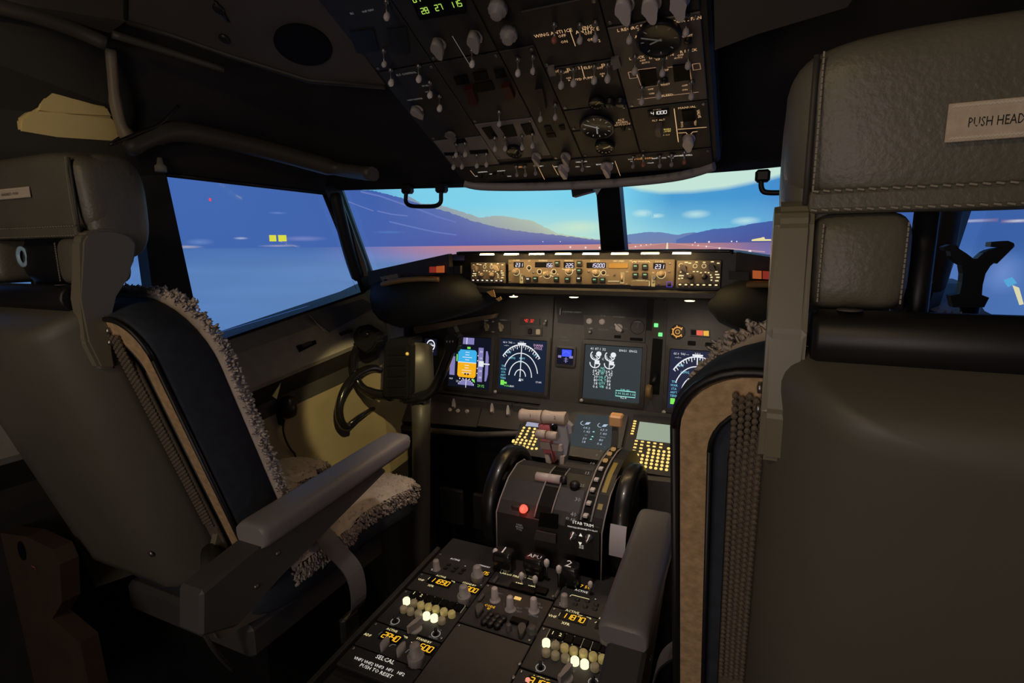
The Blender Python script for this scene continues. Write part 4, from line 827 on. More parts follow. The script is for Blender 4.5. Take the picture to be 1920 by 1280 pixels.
# navigation displays
def navd(label, uvs, mg):
    o, D, asp = display('navigation_display', label, uvs, mg=mg)
    cx, cy = -.05, -.48
    def w(bm, D):
        for r, s0, s1 in ((.30, 8, 172), (.62, 2, 176), (.95, 12, 158), (1.28, 38, 142)): stroke(bm, arc(cx, cy, r*.80, s0, s1, 26, r), .035 if r < 1 else .045, D)
        for k in range(19):
            a = math.radians(40+k*5.6); l = 1.28-.10-(.06 if k % 2 else 0); stroke(bm, [(cx+l*.8*math.cos(a), cy+l*math.sin(a)), (cx+1.28*.8*math.cos(a), cy+1.28*math.sin(a))], .028, D)
        flat(bm, rectp(cx-.018, cy, cx+.018, .86), D); flat(bm, rectp(cx-.18, .82, cx+.18, .88), D); text(bm, '231', .14, D @ Matrix.Translation((cx, .88, 0)))
        text(bm, 'GS 0  TAS ---', .10, D @ Matrix.Translation((-.62, .86, 0))); text(bm, '---/---', .10, D @ Matrix.Translation((-.72, .74, 0))); flat(bm, [(cx-.06, cy-.16), (cx+.06, cy-.16), (cx, cy-.02)], D); text(bm, 'N', .12, D @ Matrix.Translation((cx+.10, cy-.10, 0)))
    ink(o, 'range_arcs', D, I_w, w)
    ink(o, 'cyan_symbols', D, I_c, lambda bm, D: [text(bm, s, z, D @ Matrix.Translation((x, y, 0))) for s, x, y, z in (('WPT', -.62, .46, .12), ('LEMG', -.45, .25, .12), ('RWY', .0, .26, .11), ('MGA', -.05, .14, .10), ('VOR', .60, .42, .12), ('TFC', -.80, -.10, .11), ('WXR', -.80, -.22, .11), ('STA', -.80, -.34, .11), ('ARPT', -.80, -.46, .10), ('TERR', -.80, -.58, .11))])
    ink(o, 'green_block', D, I_g, lambda bm, D: [flat(bm, rectp(-.90, -.86, -.74, -.66), D), flat(bm, rectp(-.74, -.80, -.62, -.72), D), text(bm, 'VOR 1', .11, D @ Matrix.Translation((-.58, -.88, 0)))])
    ink(o, 'magenta_block', D, I_pink, lambda bm, D: [text(bm, 'DIANA\n0732Z', .13, D @ Matrix.Translation((.66, .76, 0)))])
    ink(o, 'range_figures', D, I_w, lambda bm, D: [text(bm, '17.0M', .10, D @ Matrix.Translation((.75, -.62, 0))), text(bm, 'ARM', .10, D @ Matrix.Translation((-.4, -.88, 0)))])
    a = D @ Vector((-1.10, -1.16, .001)); bm = nb(); lathe(bm, [(.006, 0), (.006, .004), (.0005, .006)], 10, Frame(a, IF.ux, IF.uy).M()); mesh('brightness_knob', bm, M_white, o)
    return o
navd('left navigation display with white range arcs on dark blue', [(938.6, 635.6), (1025.4, 638.7), (1019, 734), (933.5, 729)], M_glb)
navd('right navigation display half hidden behind the right seat', [(1258, 655), (1366, 661), (1362, 776), (1250, 764)], mat('display_navy2', (.01, .012, .02), .3, spec=.1, emit=(.016, .024, .07), es=.6, sample=False))
# engine display
o, D, asp = display('engine_display', 'upper engine display with white dials and figure columns on grey green glass', [(1098.4, 646), (1203, 652), (1199, 755), (1091.5, 747)], mg=M_gle)
def eng(bm, D):
    for x in (-.62, -.10):
        stroke(bm, arc(x, .62, .17, 130, 350, 14), .035, D); flat(bm, arc(x+.12, .68, .10, 0, 330, 8), D); stroke(bm, [(x, .62), (x+.12, .5)], .03, D)
        for k in range(5): a = math.radians(180+k*28); stroke(bm, [(x+.10*math.cos(a), .62+.10*math.sin(a)), (x+.15*math.cos(a), .62+.15*math.sin(a))], .025, D)
        stroke(bm, arc(x, .34, .18, 175, 360, 14), .035, D); flat(bm, rectp(x, .30, x+.16, .44), D); stroke(bm, [(x, .44), (x, .17)], .03, D)
    for x in (-.56, -.09):
        for k, y in enumerate((.05, -.06, -.18, -.30, -.42, -.54)): text(bm, ('64.2', '2.43', '39', '80', '18', '0.6')[k], .15, D @ Matrix.Translation((x, y, 0)))
    text(bm, '41 87.1', .13, D @ Matrix.Translation((-.62, .86, 0))); text(bm, '32', .13, D @ Matrix.Translation((-.32, .86, 0))); text(bm, 'ENG1', .11, D @ Matrix.Translation((.35, .86, 0))); text(bm, 'ENG2', .11, D @ Matrix.Translation((.70, .86, 0)))
    text(bm, 'C', .12, D @ Matrix.Translation((-.34, .50, 0))); text(bm, '62.6', .13, D @ Matrix.Translation((.46, -.84, 0)))
ink(o, 'white_dials', D, I_w, eng)
ink(o, 'cyan_figures', D, I_teal, lambda bm, D: [stroke(bm, rectp(.18, -.80, .86, -.60), .03, D, closed=True), text(bm, '1.30 32.65 1.32', .11, D @ Matrix.Translation((.52, -.70, 0))), text(bm, 'FUEL LBS', .08, D @ Matrix.Translation((.5, -.56, 0)))]+[text(bm, s, .12, D @ Matrix.Translation((-.33, y, 0))) for s, y in (('N2', .16), ('EGT', .05), ('FF', -.04), ('OIL P', -.17), ('OIL T', -.28), ('QTY', -.40), ('VIB', -.52))])
a = D @ Vector((-1.02, -1.10, .001)); bm = nb(); lathe(bm, [(.006, 0), (.006, .004), (.0005, .006)], 10, Frame(a, IF.ux, IF.uy).M()); mesh('brightness_knob', bm, M_white, o)
# standby instrument
o, D, asp = display('standby_display', 'small standby instrument with a bright blue screen', [(1046, 652), (1076, 654), (1074, 684), (1044, 682)], bez=.008, mg=M_glk)
ink(o, 'blue_field', D, I_blue, lambda bm, D: flat(bm, rectp(-.45, -.02, .75, .85), D), None)
ink(o, 'white_symbols', D1 if False else D @ Matrix.Translation((0, 0, .0004)), I_m, lambda bm, D: [flat(bm, rectp(-.9, -.2, -.5, .1), D), flat(bm, rectp(.5, -.2, .95, .1), D), stroke(bm, arc(.1, .2, .4, 20, 160, 10), .05, D), flat(bm, rectp(.05, -.8, .15, -.1), D), flat(bm, rectp(-.15, -.35, .35, -.28), D), flat(bm, rectp(-.15, -.6, .35, -.53), D)])
# clock left of the flight display
o, D, asp = display('clock', 'small clock with a white face behind the left control wheel', [(797, 634), (820, 636), (818, 667), (795, 664)], bez=.007, mg=M_glk)
ink(o, 'white_face', D, I_w, lambda bm, D: [stroke(bm, arc(0, .2, .62, 0, 360, 16)[:-1], .16, D, closed=True), flat(bm, rectp(-.4, .1, .5, .3), D), text(bm, '12', .5, D @ Matrix.Translation((0, .3, 0))), text(bm, '18:27', .42, D @ Matrix.Translation((0, -.65, 0)))])
# small controls on the upper half of the panel
def mods(name, label, uvs, cat='panel', m=None):
    q = [IF.px(u, v) for u, v in uvs]; o = thing(name, label, cat, IF.p(sum(p[0] for p in q)/4, sum(p[1] for p in q)/4), 'small modules on the instrument panel')
    mesh('faceplate', platepx(IF, uvs, .005), m or M_panelb, o); return o
o = mods('selector_module', 'panel module with two cream rotary selectors above the left displays', [(902, 598), (957, 602), (956, 627), (900, 622)])
for u, v in ((912, 612), (939, 613)): knob(IF, o, u, v, .012, .014, mat('cream_knob', (.48, .40, .26), .45), .3, 'bar', 'selector')
legends(IF, o, [('DU', 925, 603, .006), ('NORM', 912, 601, .005), ('LOWER DU', 944, 600, .005), ('INBD', 925, 622, .005)], G_whited, .005)
o = mods('brake_light_module', 'panel module with red lit figures above the left navigation display', [(975, 594), (1012, 597), (1012, 609), (975, 607)])
bm = nb(); a, b = IF.px(992, 601, .005); digits(bm, '40 32', .0095, IF.M(a, b, .006)); mesh('red_figures', bm, glow('red_digits', (1, .04, .03), 1.1), o, norm=False, kind='stuff')
o = mods('push_switch_module', 'pair of square push switches above the left navigation display', [(985, 612), (1016, 614), (1016, 630), (985, 629)])
for u, v, m in ((994, 621, M_black), (1009, 622, glow('cream_lit', (.9, .65, .35), .30))): a, b = IF.px(u, v, .005); keycap(IF, o, a, b, .014, .018, .010, m)
toggle(IF, mip, 1021, 607, h=.016, m=M_knob)
o = mods('autobrake_module', 'panel module with pale round knobs and a pressure gauge above the engine display', [(1094, 590), (1212, 596), (1209, 642), (1096, 634)])
for u, v in ((1105, 602), (1129, 603)): knob(IF, o, u, v, .0115, .012, M_knobp, 0, 'round', 'selector')
knob(IF, o, 1160, 614, .012, .016, M_knobp, .8, 'bar', 'selector'); toggle(IF, o, 1106, 622, h=.016, m=M_knob)
gauge(IF, o, 1195, 613, .020, name='brake_pressure_gauge', needles=((80, .7),), mr=M_panelb, t=.006)
legends(IF, o, [('N1 SET', 1107, 616, .006), ('AUTO BRAKE', 1160, 594, .006), ('FUEL FLOW', 1131, 618, .006), ('RTO', 1148, 614, .005), ('MAX', 1173, 616, .005), ('BRAKE PRESS', 1195, 603, .004), ('OFF', 1160, 624, .005), ('SPD REF', 1131, 592, .005)], G_whited, .0055)
for u, v, w in ((1158, 631, .022), (1193, 636, .040)): a, b = IF.px(u, v, .005); keycap(IF, o, a, b, w, .010, .006, M_hole, 'annunciator')
legends(IF, mip, [('NOSE WHEEL STEERING', 1072, 585, .006), ('FLAPS', 1058, 632, .008), ('STANDBY', 1060, 638, .006)], G_whited, .0036)
bm = nb(); slab(bm, [IF.p(*IF.px(1052, 578), .003), IF.p(*IF.px(1054, 578), .003), IF.p(*IF.px(1053, 590), .003), IF.p(*IF.px(1051, 590), .003)], IF.n*.008); mesh('steering_switch', bm, M_knob, mip)
# landing gear lever and lights
o = thing('landing_gear_lever', 'landing gear lever in a black slot with two green lights above', 'lever', IF.p(.13, -.1))
q = [IF.px(u, v) for u, v in ((1224, 636), (1242, 638), (1234, 762), (1214, 758))]
mesh('slot', platepx(IF, [(1224, 634), (1243, 636), (1236, 740), (1216, 738)], .004), M_hole, o)
bm = nb(); tube(bm, [IF.p(*IF.px(1232, 700), .004), IF.p(*IF.px(1228, 716), .035)], .006, 8); mesh('arm', bm, M_black, o)
bm = nb(); a, b = IF.px(1217, 734, .03); lathe(bm, [(.020, -.008), (.022, 0), (.020, .008)], 20, IF.M(a, b, .03) @ Matrix.Rotation(math.pi/2, 4, 'Y')); mesh('wheel_knob', bm, mat('amber_knob', (.26, .17, .07), .3), o)
for u, v in ((1230, 609.5), (1238, 627)): a, b = IF.px(u, v, .006); bm = nb(); box(bm, (0, 0, .004), (.0115, .0115, .008), .001); mesh('green_light', bm, glow('green_lamp', (.20, 1.0, .28), 1.1), o, IF.M(a, b), local=True)
# right part: autobrake ring, red yellow caption
o = thing('flap_gauge', 'small dial with amber ring right of the landing gear lights', 'gauge', IF.p(*IF.px(1271, 622)))
a, b = IF.px(1271, 622); bm = nb(); lathe(bm, [(.022, 0), (.022, .004), (.020, .006), (.0005, .006)], 24, IF.M(a, b)); mesh('case', bm, M_panelb, o)
bm = nb(); stroke(bm, arc(0, 0, .0135, 30, 330, 24), .0035, IF.M(a, b, .0066)); stroke(bm, arc(0, 0, .006, 0, 360, 14)[:-1], .002, IF.M(a, b, .0066), closed=True)
for k in range(6): t = math.radians(45+k*54); stroke(bm, [(.0135*math.cos(t), .0135*math.sin(t)), (.019*math.cos(t), .019*math.sin(t))], .003, IF.M(a, b, .0066))
mesh('amber_ring', bm, glow('amber_ring', (1, .45, .08), .75), o, norm=False, kind='stuff')
o = thing('caption_lights', 'red and yellow caption lights beside the right seat fleece', 'warning light', IF.p(*IF.px(1312, 623)))
mesh('frame', platepx(IF, [(1294, 616), (1331, 617), (1331, 632), (1294, 630)], .005), M_black, o)
for uv, g in (([(1306, 619), (1318, 619.5), (1318, 629), (1306, 628)], glow('red_caption', (1, .12, .06), .75)), ([(1319, 620), (1329, 620), (1329, 630), (1319, 629)], glow('yellow_caption', (1, .55, .05), .75)), ([(1295.5, 618), (1305, 618.5), (1305, 628), (1295.5, 627.5)], M_hole)): mesh('caption', platepx(IF, uv, .001, .005), g, o)
for u, v in ((1297, 643), (1330, 646)): a, b = IF.px(u, v); keycap(IF, mip, a, b, .022, .012, .004, M_hole, 'annunciator')
# ================================================================ forward pedestal: keypads, lower display
KF = Frame((0, .081, .654), (1, 0, 0), (0, math.cos(.44), math.sin(.44)))
ped = thing('centre_pedestal', 'dark grey stand between the seats carrying throttle and radio panels', 'pedestal', (.02, -.4, 0))
bm = nb(); prism(bm, [(-.05, .02), (-.05, .56), (-.02, .600), (.20, .705), (.235, .68), (.235, .02)], -.20, .268, Matrix(((0, 0, 1, 0), (1, 0, 0, 0), (0, 1, 0, 0), (0, 0, 0, 1)))); mesh('forward_body', bm, M_panelb, ped)
G_key = glow('key_light', (1, .66, .17), 1.2)
def cdu(label, case, scr_uv, keys, m_scr, big=()):
    q = [KF.px(u, v, .012) for u, v in case]; ca, cb = sum(p[0] for p in q)/4, sum(p[1] for p in q)/4
    o = thing('control_display_unit', label, 'keypad', KF.p(ca, cb), 'keypads on the forward pedestal')
    mesh('case', platepx(KF, case, .014), M_dkpanel, o)
    mesh('screen', platepx(KF, scr_uv, .001, .014), m_scr, o)
    me = shared('cdu_key', lambda bm: lathe(bm, [(.0042, 0), (.0042, .0015), (.0030, .0026), (.0005, .0026)], 8), G_key); mb = shared('cdu_key_wide', lambda bm: box(bm, (0, 0, .0012), (.0082, .0046, .0026), .0006), G_key)
    for k, (u, v) in enumerate(keys):
        a, b = KF.px(u, v, .015); inst('key', mb if (u, v) in big else me, o, KF.M(a, b, .014))
    return o
c5 = lambda L: [(1140+x*.125, 760+y*.125) for x, y in L]; c8 = lambda L: [(900+x*.14583, 740+y*.14583) for x, y in L]
lsk = c5([(405, 235), (398, 271), (389, 308), (380, 345), (370, 383), (360, 422), (1060, 312), (1055, 350), (1050, 388), (1045, 426), (1039, 466), (1033, 505)])
fun = c5([(425, 530), (415, 578), (403, 628), (390, 678), (517, 542), (505, 590), (495, 640), (487, 688), (610, 555), (602, 605), (703, 567), (692, 615), (798, 580), (790, 628)])
ltr = c5([(615, 660), (603, 708), (592, 760), (582, 812), (570, 862), (562, 915), (687, 672), (682, 718), (668, 770), (658, 822), (650, 873), (640, 928), (762, 682), (755, 730), (747, 782), (738, 832), (728, 885), (716, 940), (840, 690), (832, 742), (823, 793), (813, 845), (808, 897), (797, 950), (908, 643), (918, 697), (910, 750), (903, 800), (893, 853), (885, 908), (877, 962), (370, 728), (357, 778), (347, 828), (443, 738), (432, 788), (420, 842), (520, 745), (507, 800), (498, 850), (485, 903)])
cdu('right keypad unit with a pale green screen and amber lit keys', [(1188, 776), (1289, 785), (1271, 896), (1162, 878)], c5([(475, 240), (1003, 303), (968, 565), (422, 500)]), lsk+fun+ltr, mat('pale_green_screen', (.1, .12, .1), .2, emit=(.30, .38, .30), es=.85, sample=False), set(lsk+fun))
k8 = c8([(565, 422), (635, 430), (703, 437), (547, 460), (615, 465), (685, 477), (527, 497), (598, 505), (683, 520), (510, 535), (577, 545), (667, 555), (722, 562), (485, 572), (540, 578), (595, 587), (648, 595), (705, 600), (465, 608), (520, 615), (575, 625), (632, 630), (687, 640), (447, 645), (502, 655), (560, 662), (612, 672), (430, 585), (425, 600), (668, 690), (725, 690)])
cdu('left keypad unit with amber lit keys behind the thrust levers', [(981, 784), (1066, 792), (1045, 862), (955, 848)], [(989, 789), (1046, 795), (1044, 803), (985, 798)], k8, mat('bluish_screen', (.1, .1, .12), .2, emit=(.36, .40, .55), es=.8, sample=False))
o = thing('lower_display', 'lower engine display between the two keypads with rows of white figures', 'display', KF.p(.04, 0), 'display units on the instrument panel')
mesh('bezel', platepx(KF, [(1078, 771), (1178, 778), (1158, 868), (1056, 852)], .012), M_panelb, o)
mesh('glass', platepx(KF, [(1082, 776), (1160, 781), (1143, 845), (1063, 834)], .001, .012), M_gle, o)
def low(bm):
    for (x, y, s, z) in ((1100, 802, '64.2', 9), (1132, 806, '63.9', 9), (1100, 809, '1.42', 9), (1131, 813, '1.40', 9), (1099, 815, '--', 9), (1130, 819, '----', 8), (1096, 822, '39', 9), (1127, 825, '80', 9), (1094, 828, '18', 9), (1124, 832, '0.6', 9)):
        a, b = KF.px(x, y, .014); text(bm, s, .0125, KF.M(a, b, .0138))
    for x, y in ((1097, 793), (1129, 797)):
        a, b = KF.px(x, y, .014); stroke(bm, arc(a-.004, b, .009, 120, 290, 8), .002, KF.M(0, 0, .0138)); flat(bm, [(a, b-.006), (a+.012, b-.004), (a+.016, b+.007), (a+.004, b+.005)], KF.M(0, 0, .0138))
bm = nb(); low(bm); mesh('white_figures', bm, glow('pale_blue_figures', (.60, .76, 1), .65), o, norm=False, kind='stuff')
ink(o, 'green_marks', Matrix(), I_teal, lambda bm, D: [flat(bm, [(a-.004, b-.002), (a+.004, b-.002), (a, b+.003)], KF.M(0, 0, .0139)) for a, b in [KF.px(u, v, .014) for u, v in ((1113, 809), (1111, 818), (1108, 823))]])
mesh('filler_panel', platepx(KF, [(1160, 880), (1272, 900), (1275, 930), (1165, 912)], .006, -.012), M_panelb, ped)
bm = nb(); slab(bm, [aY(1172, 895, -.07), aY(1268, 905, -.07), aY(1262, 965, -.07), aY(1172, 955, -.07)], V(0, .03, 0)); mesh('side_plate', bm, M_panel, ped)

# ================================================================ throttle quadrant
tq = thing('throttle_quadrant', 'throttle quadrant with pale twin thrust levers, flap track and red lamp', 'throttle', (.04, -.25, .5))
prof2 = [(-.395, .50), (-.395, .618), (-.375, .640), (-.33, .672), (-.27, .694), (-.20, .704), (-.13, .700), (-.07, .680), (-.02, .640), (-.02, .50)]
prof = [(-.395, .50), (-.395, .618), (-.375, .640), (-.33, .672), (-.28, .686), (-.24, .681), (-.20, .664), (-.14, .630), (-.06, .59), (-.06, .50)]
YZX = Matrix(((0, 0, 1, 0), (1, 0, 0, 0), (0, 1, 0, 0), (0, 0, 0, 1)))
bm = nb(); prism(bm, prof, -.078, .160, YZX); mesh('body', bm, M_dkpanel, tq)
bm = nb(); prism(bm, prof2, .104, .1602, YZX); mesh('flap_arch', bm, M_dkpanel, tq)
def qz2(y): return ramp([(a, b) for a, b in prof2[1:9]], y)
for x in (-.0795, .1605): bm = nb(); tube(bm, [V(x, y, z) for y, z in prof[:6]], .0016, 6); mesh('edge_trim', bm, M_knob, tq)
def qz(y):
    return ramp([(a, b) for a, b in prof[1:9]], y)
def onq(u, v, lift=0):
    """point where the sight line meets the curved top"""
    y = -.39
    best = None
    for k in range(400):
        yy = -.394+k*.001; p = aY(u, v, yy)
        if p.z <= qz(yy)+lift:
            return p
    return aY(u, v, -.395)
def strip(name, uvs, m, lift=.002):
    bm = nb(); pts = [onq(u, v) for u, v in uvs]; slab(bm, [p+V(0, -.001, lift) for p in pts], V(0, .004, -.006)); return mesh(name, bm, m, tq)
# central lever slot
AF = Frame((.04, -.396, .57), (1, 0, 0), (0, 0, 1))
for k in range(4):
    y0, y1 = -.395+k*.035, -.395+(k+1)*.035
bm = nb(); rings(bm, [[V(.012, y, qz(y)+.0025), V(.046, y, qz(y)+.0025), V(.046, y, qz(y)-.01), V(.012, y, qz(y)-.01)] for y in (-.393, -.375, -.35, -.32, -.29, -.26)], smooth=False); mesh('lever_slot', bm, M_hole, tq)
for x in (.011, .047): bm = nb(); tube(bm, [V(x, y, qz(y)+.003) for y in (-.393, -.375, -.35, -.32, -.29, -.26)], .0018, 6); mesh('slot_edge', bm, M_knob, tq)
bm = nb(); slab(bm, [AF.p(*AF.px(u, v), .001) for u, v in ((1014, 958), (1048, 963), (1046, 990), (1010, 985))], AF.n*.003); mesh('slot_lower', bm, M_hole, tq)
bm = nb(); slab(bm, [AF.p(*AF.px(u, v), .001) for u, v in ((1007, 992), (1044, 1000), (1044, 1016), (1003, 1008))], AF.n*.006); mesh('slot_foot', bm, M_panelb, tq)
bm = nb(); p0, p1 = aY(1006, 893, -.315), aY(1052, 900, -.315); tube(bm, [p0, p0.lerp(p1, .47), p0.lerp(p1, .5), p0.lerp(p1, .53), p1], [.0105, .0105, .009, .0105, .0105], 12); mesh('cut_off_bar', bm, M_knobp, tq)
bm = nb(); tube(bm, [p1, p1+V(.012, .004, 0)], .011, 10); mesh('bar_end', bm, M_black, tq)
# thrust levers
M_lev = mat('lever_red_lit', (.72, .20, .23), .5); M_leg = mat('lever_grey', (.36, .35, .40), .45); M_hnd = mat('lever_handle', (.60, .50, .44), .45, bump=.3, bscale=150)  # red light on the shanks is put into the pink colour
def lever(dx, u0, u1, v, shank, m):
    L = []
    p0, p1 = aY(u0, v, -.175), aY(u1, v+4*(u1-u0)/45, -.175)
    bm = nb(); tube(bm, smooth_path([p0, p0.lerp(p1, .25), p0.lerp(p1, .75), p1], 3), [.016, .0175, .017, .016, .0155, .016, .0165, .017, .0175, .016], 14); h = mesh('thrust_lever', bm, M_hnd, tq)
    bm = nb(); slab(bm, [aY(a, b, -.185) for a, b in shank], V(0, .022, 0)); bmesh.ops.bevel(bm, geom=list(bm.edges), offset=.002, segments=1, affect='EDGES'); mesh('shank', bm, m, h)
    return h
l1 = lever(0, 976, 1017, 778, [(1008, 795), (1030, 797), (1032, 838), (1040, 868), (1030, 872), (1020, 850), (1012, 826)], M_lev)
l2 = lever(0, 1019, 1062, 781, [(1034, 797), (1060, 798), (1066, 832), (1063, 850), (1059, 870), (1049, 872), (1042, 845), (1036, 820)], M_leg)
bm = nb(); slab(bm, [aY(a, b, -.170) for a, b in ((1060, 790), (1071, 800), (1072, 812), (1064, 815), (1056, 800))], V(0, .02, 0)); mesh('autothrottle_hub', bm, M_leg, l2)
for h, a0, a1, v in ((l1, 1006, 1024, 813), (l2, 1026, 1045, 816)): bm = nb(); tube(bm, [aY(a0, v, -.21), aY(a1, v+2, -.21)], .0115, 12); mesh('reverse_lever', bm, M_hnd, h)
for h, pts, m in ((l1, [(1012, 828), (1030, 830), (1033, 843), (1014, 841)], M_hnd), (l2, [(1034, 833), (1052, 835), (1054, 846), (1036, 845)], M_hnd), (l1, [(1021, 852), (1029, 853), (1033, 869), (1024, 867)], M_hnd), (l2, [(1050, 855), (1058, 856), (1057, 871), (1050, 870)], M_hnd)):
    bm = nb(); slab(bm, [aY(a, b, -.20) for a, b in pts], V(0, .012, 0)); mesh('grip_plate', bm, m, h)
bm = nb(); lathe(bm, [(.008, 0), (.008, .004), (.0005, .004)], 14, Frame(aY(1040, 801, -.19), (1, 0, 0), (0, 0, 1)).M()); mesh('go_around_button', bm, M_hole, l2)
bm = nb()
for s, u, v in (('1', 994, 779), ('2', 1040, 783)): text(bm, s, .012, Frame(aY(u, v, -.1945), (1, 0, 0), (0, 0, 1)).M())
mesh('lever_number', bm, M_black, l1, norm=False, kind='stuff')
# speed brake lever, left
o = tq
bm = nb(); tube(bm, smooth_path([onq(984, 862), aY(968, 880, -.24), aY(962, 905, -.28)], 4), .004, 8); mesh('speedbrake_arm', bm, M_knob, tq)
bm = nb(); box(bm, (0, 0, 0), (.030, .026, .026), .004, Matrix.Translation(aY(972, 934, -.345))); mesh('speedbrake_knob', bm, M_panel, tq)
bm = nb(); tube(bm, smooth_path([aY(953, 928, -.36), aY(956, 950, -.37), aY(950, 962, -.375)], 4), .003, 6); mesh('linkage', bm, M_knob, tq)
# parking brake lamp
p = aY(981.5, 954, -.392); bm = nb(); lathe(bm, [(.009, -.004), (.0085, .003), (.006, .008), (.0005, .0105)], 14, Frame(p, (1, 0, 0), (0, 0, 1)).M()); mesh('red_lamp', bm, glow('red_lamp', (1, .05, .03), 3.2, True), tq)
bm = nb(); box(bm, (0, 0, 0), (.042, .02, .03), .003, Matrix.Translation(aY(978, 958, -.378))); mesh('lamp_box', bm, M_dkpanel, tq)
lamp('parking_lamp_glow', 'POINT', p+V(0, -.012, .006), p, .028, (1, .10, .06), .006)
# flap track on the right, with its numbers
bm = nb(); rings(bm, [[V(.108, y, qz2(y)+.002), V(.132, y, qz2(y)+.002), V(.132, y, qz2(y)-.008), V(.108, y, qz2(y)-.008)] for y in (-.385, -.36, -.32, -.27, -.22, -.16, -.11)], smooth=False); mesh('flap_track', bm, M_hole, tq)
for x in (.112, .134): bm = nb(); tube(bm, [V(x, y, qz2(y)+.004) for y in (-.385, -.36, -.32, -.27, -.22, -.16, -.11)], .0022, 6); mesh('track_edge', bm, M_knob, tq)
for k, y in enumerate((-.378, -.355, -.328, -.298, -.262, -.224, -.186, -.148)): bm = nb(); box(bm, (.121, y, qz2(y)+.005), (.010, .013, .006), .001); mesh('detent_block', bm, M_white if k < 5 else glow('detent_amber', (1, .55, .18), .30), tq)
bm = nb()
for k, (s, y) in enumerate((('40', -.378), ('30', -.35), ('25', -.318), ('15', -.28), ('10', -.24), ('5', -.20), ('2', -.165), ('1', -.13))):
    sl = (qz2(y+.01)-qz2(y-.01))/.02; text(bm, s, .013, Frame((.094, y, qz2(y)+.0015), (1, 0, 0), (0, 1, sl)).M())
text(bm, 'FLAP\nDOWN', .010, Frame((.09, -.388, qz2(-.388)), (1, 0, 0), (0, .6, .8)).M()); mesh('flap_numbers', bm, glow('track_print', (.8, .75, .7), .22), tq, norm=False, kind='stuff')
bm = nb(); slab(bm, [aY(u, v, -.12) for u, v in ((1148, 795), (1158, 797), (1157, 835), (1146, 868), (1138, 868), (1146, 830))], V(0, .012, 0)); mesh('flap_lever', bm, M_panel, tq)
bm = nb(); box(bm, (0, 0, 0), (.033, .028, .030), .004, Matrix.Translation(aY(1156, 787, -.115)) @ Matrix.Rotation(.1, 4, 'X')); mesh('flap_handle', bm, mat('handle_tan', (.85, .48, .22), .45), tq)
bm = nb(); rings(bm, [[V(.140, y, qz2(y)+.001), V(.150, y, qz2(y)+.001), V(.150, y, qz2(y)-.004), V(.140, y, qz2(y)-.004)] for y in (-.36, -.32, -.27, -.22)], smooth=False); mesh('indicator_strip', bm, mat('yellow_strip', (.34, .26, .06), .5), tq)
bm = nb(); lathe(bm, [(.011, 0), (.012, .008), (.008, .014), (.0005, .015)], 14, Matrix.Translation(onq(1078, 914))); mesh('idle_knob', bm, M_black, tq)
# trim wheels
M_rub = mat('wheel_rubber', (.010, .010, .011), .35, coat=.2)
for x, lab in ((.190, 0), (-.112, 1)):
    cy_, cz_ = -.255, .585; R_ = .128
    bm = nb(); lathe(bm, [(R_-.030, -.017), (R_-.006, -.017), (R_, -.012), (R_, .012), (R_-.006, .017), (R_-.030, .017), (R_-.034, .006), (R_-.034, -.006), (R_-.030, -.017)], 48, Matrix.Translation((x, cy_, cz_)) @ Matrix.Rotation(math.pi/2, 4, 'Y')); w = mesh('trim_wheel', bm, M_rub, tq)
    bm = nb(); lathe(bm, [(R_-.03, -.006), (R_-.03, .006)], 40, Matrix.Translation((x, cy_, cz_)) @ Matrix.Rotation(math.pi/2, 4, 'Y')); mesh('wheel_disc', bm, M_black, w)
    if not lab:
        bm = nb(); ring_ = []
        for k in range(6):
            t = math.radians(158+k*6); ring_.append([V(x+q_, cy_+(R_+.0012)*math.cos(t), cz_+(R_+.0012)*math.sin(t)) for q_ in (-.0168, .0168)])
        rings(bm, ring_, closed=False, cap=False); mesh('white_stripe', bm, mat('stripe_white', (.62, .58, .62), .5), w)
        bm = nb(); rings(bm, [[V(x-.0174, cy_+r_*math.cos(math.radians(158+k*6)), cz_+r_*math.sin(math.radians(158+k*6))) for r_ in (R_-.012, R_-.003)] for k in range(6)], closed=False, cap=False); mesh('white_stripe', bm, mat('stripe_white'), w)
# aft face: stabilizer trim switches
tr = mesh('trim_panel', platepx(AF, [(1060, 974), (1124, 990), (1123, 1052), (1054, 1036)], .004), M_dkpanel, tq)
for u, v in ((1076, 1001), (1106, 1006)): a, b = AF.px(u, v); bm = nb(); lathe(bm, [(.009, 0), (.009, .003), (.006, .005), (.006, .010), (.003, .012), (.003, .020), (.0005, .021)], 12, AF.M(a, b, .004)); mesh('toggle_switch', bm, M_steel, tr)
legends(AF, tr, [('STAB TRIM', 1093, 982, .0095), ('MAIN ELECT', 1075, 988, .0045), ('AUTO PILOT', 1109, 994, .0045), ('NORMAL', 1092, 991, .0045), ('CUT\nOUT', 1090, 1025, .005)], G_white, .0045)
bm = nb()
for u, v, s in ((1090, 1003, 1), (1089, 1014, -1)): a, b = AF.px(u, v); flat(bm, [(a-.004, b), (a+.004, b), (a, b+.007*s)], AF.M(0, 0, .005))
mesh('arrow_print', bm, G_white, tr, norm=False, kind='stuff')
legends(AF, tq, [('PARK\nBRAKE\nPULL', 974, 988, .006)], G_whited, .002)

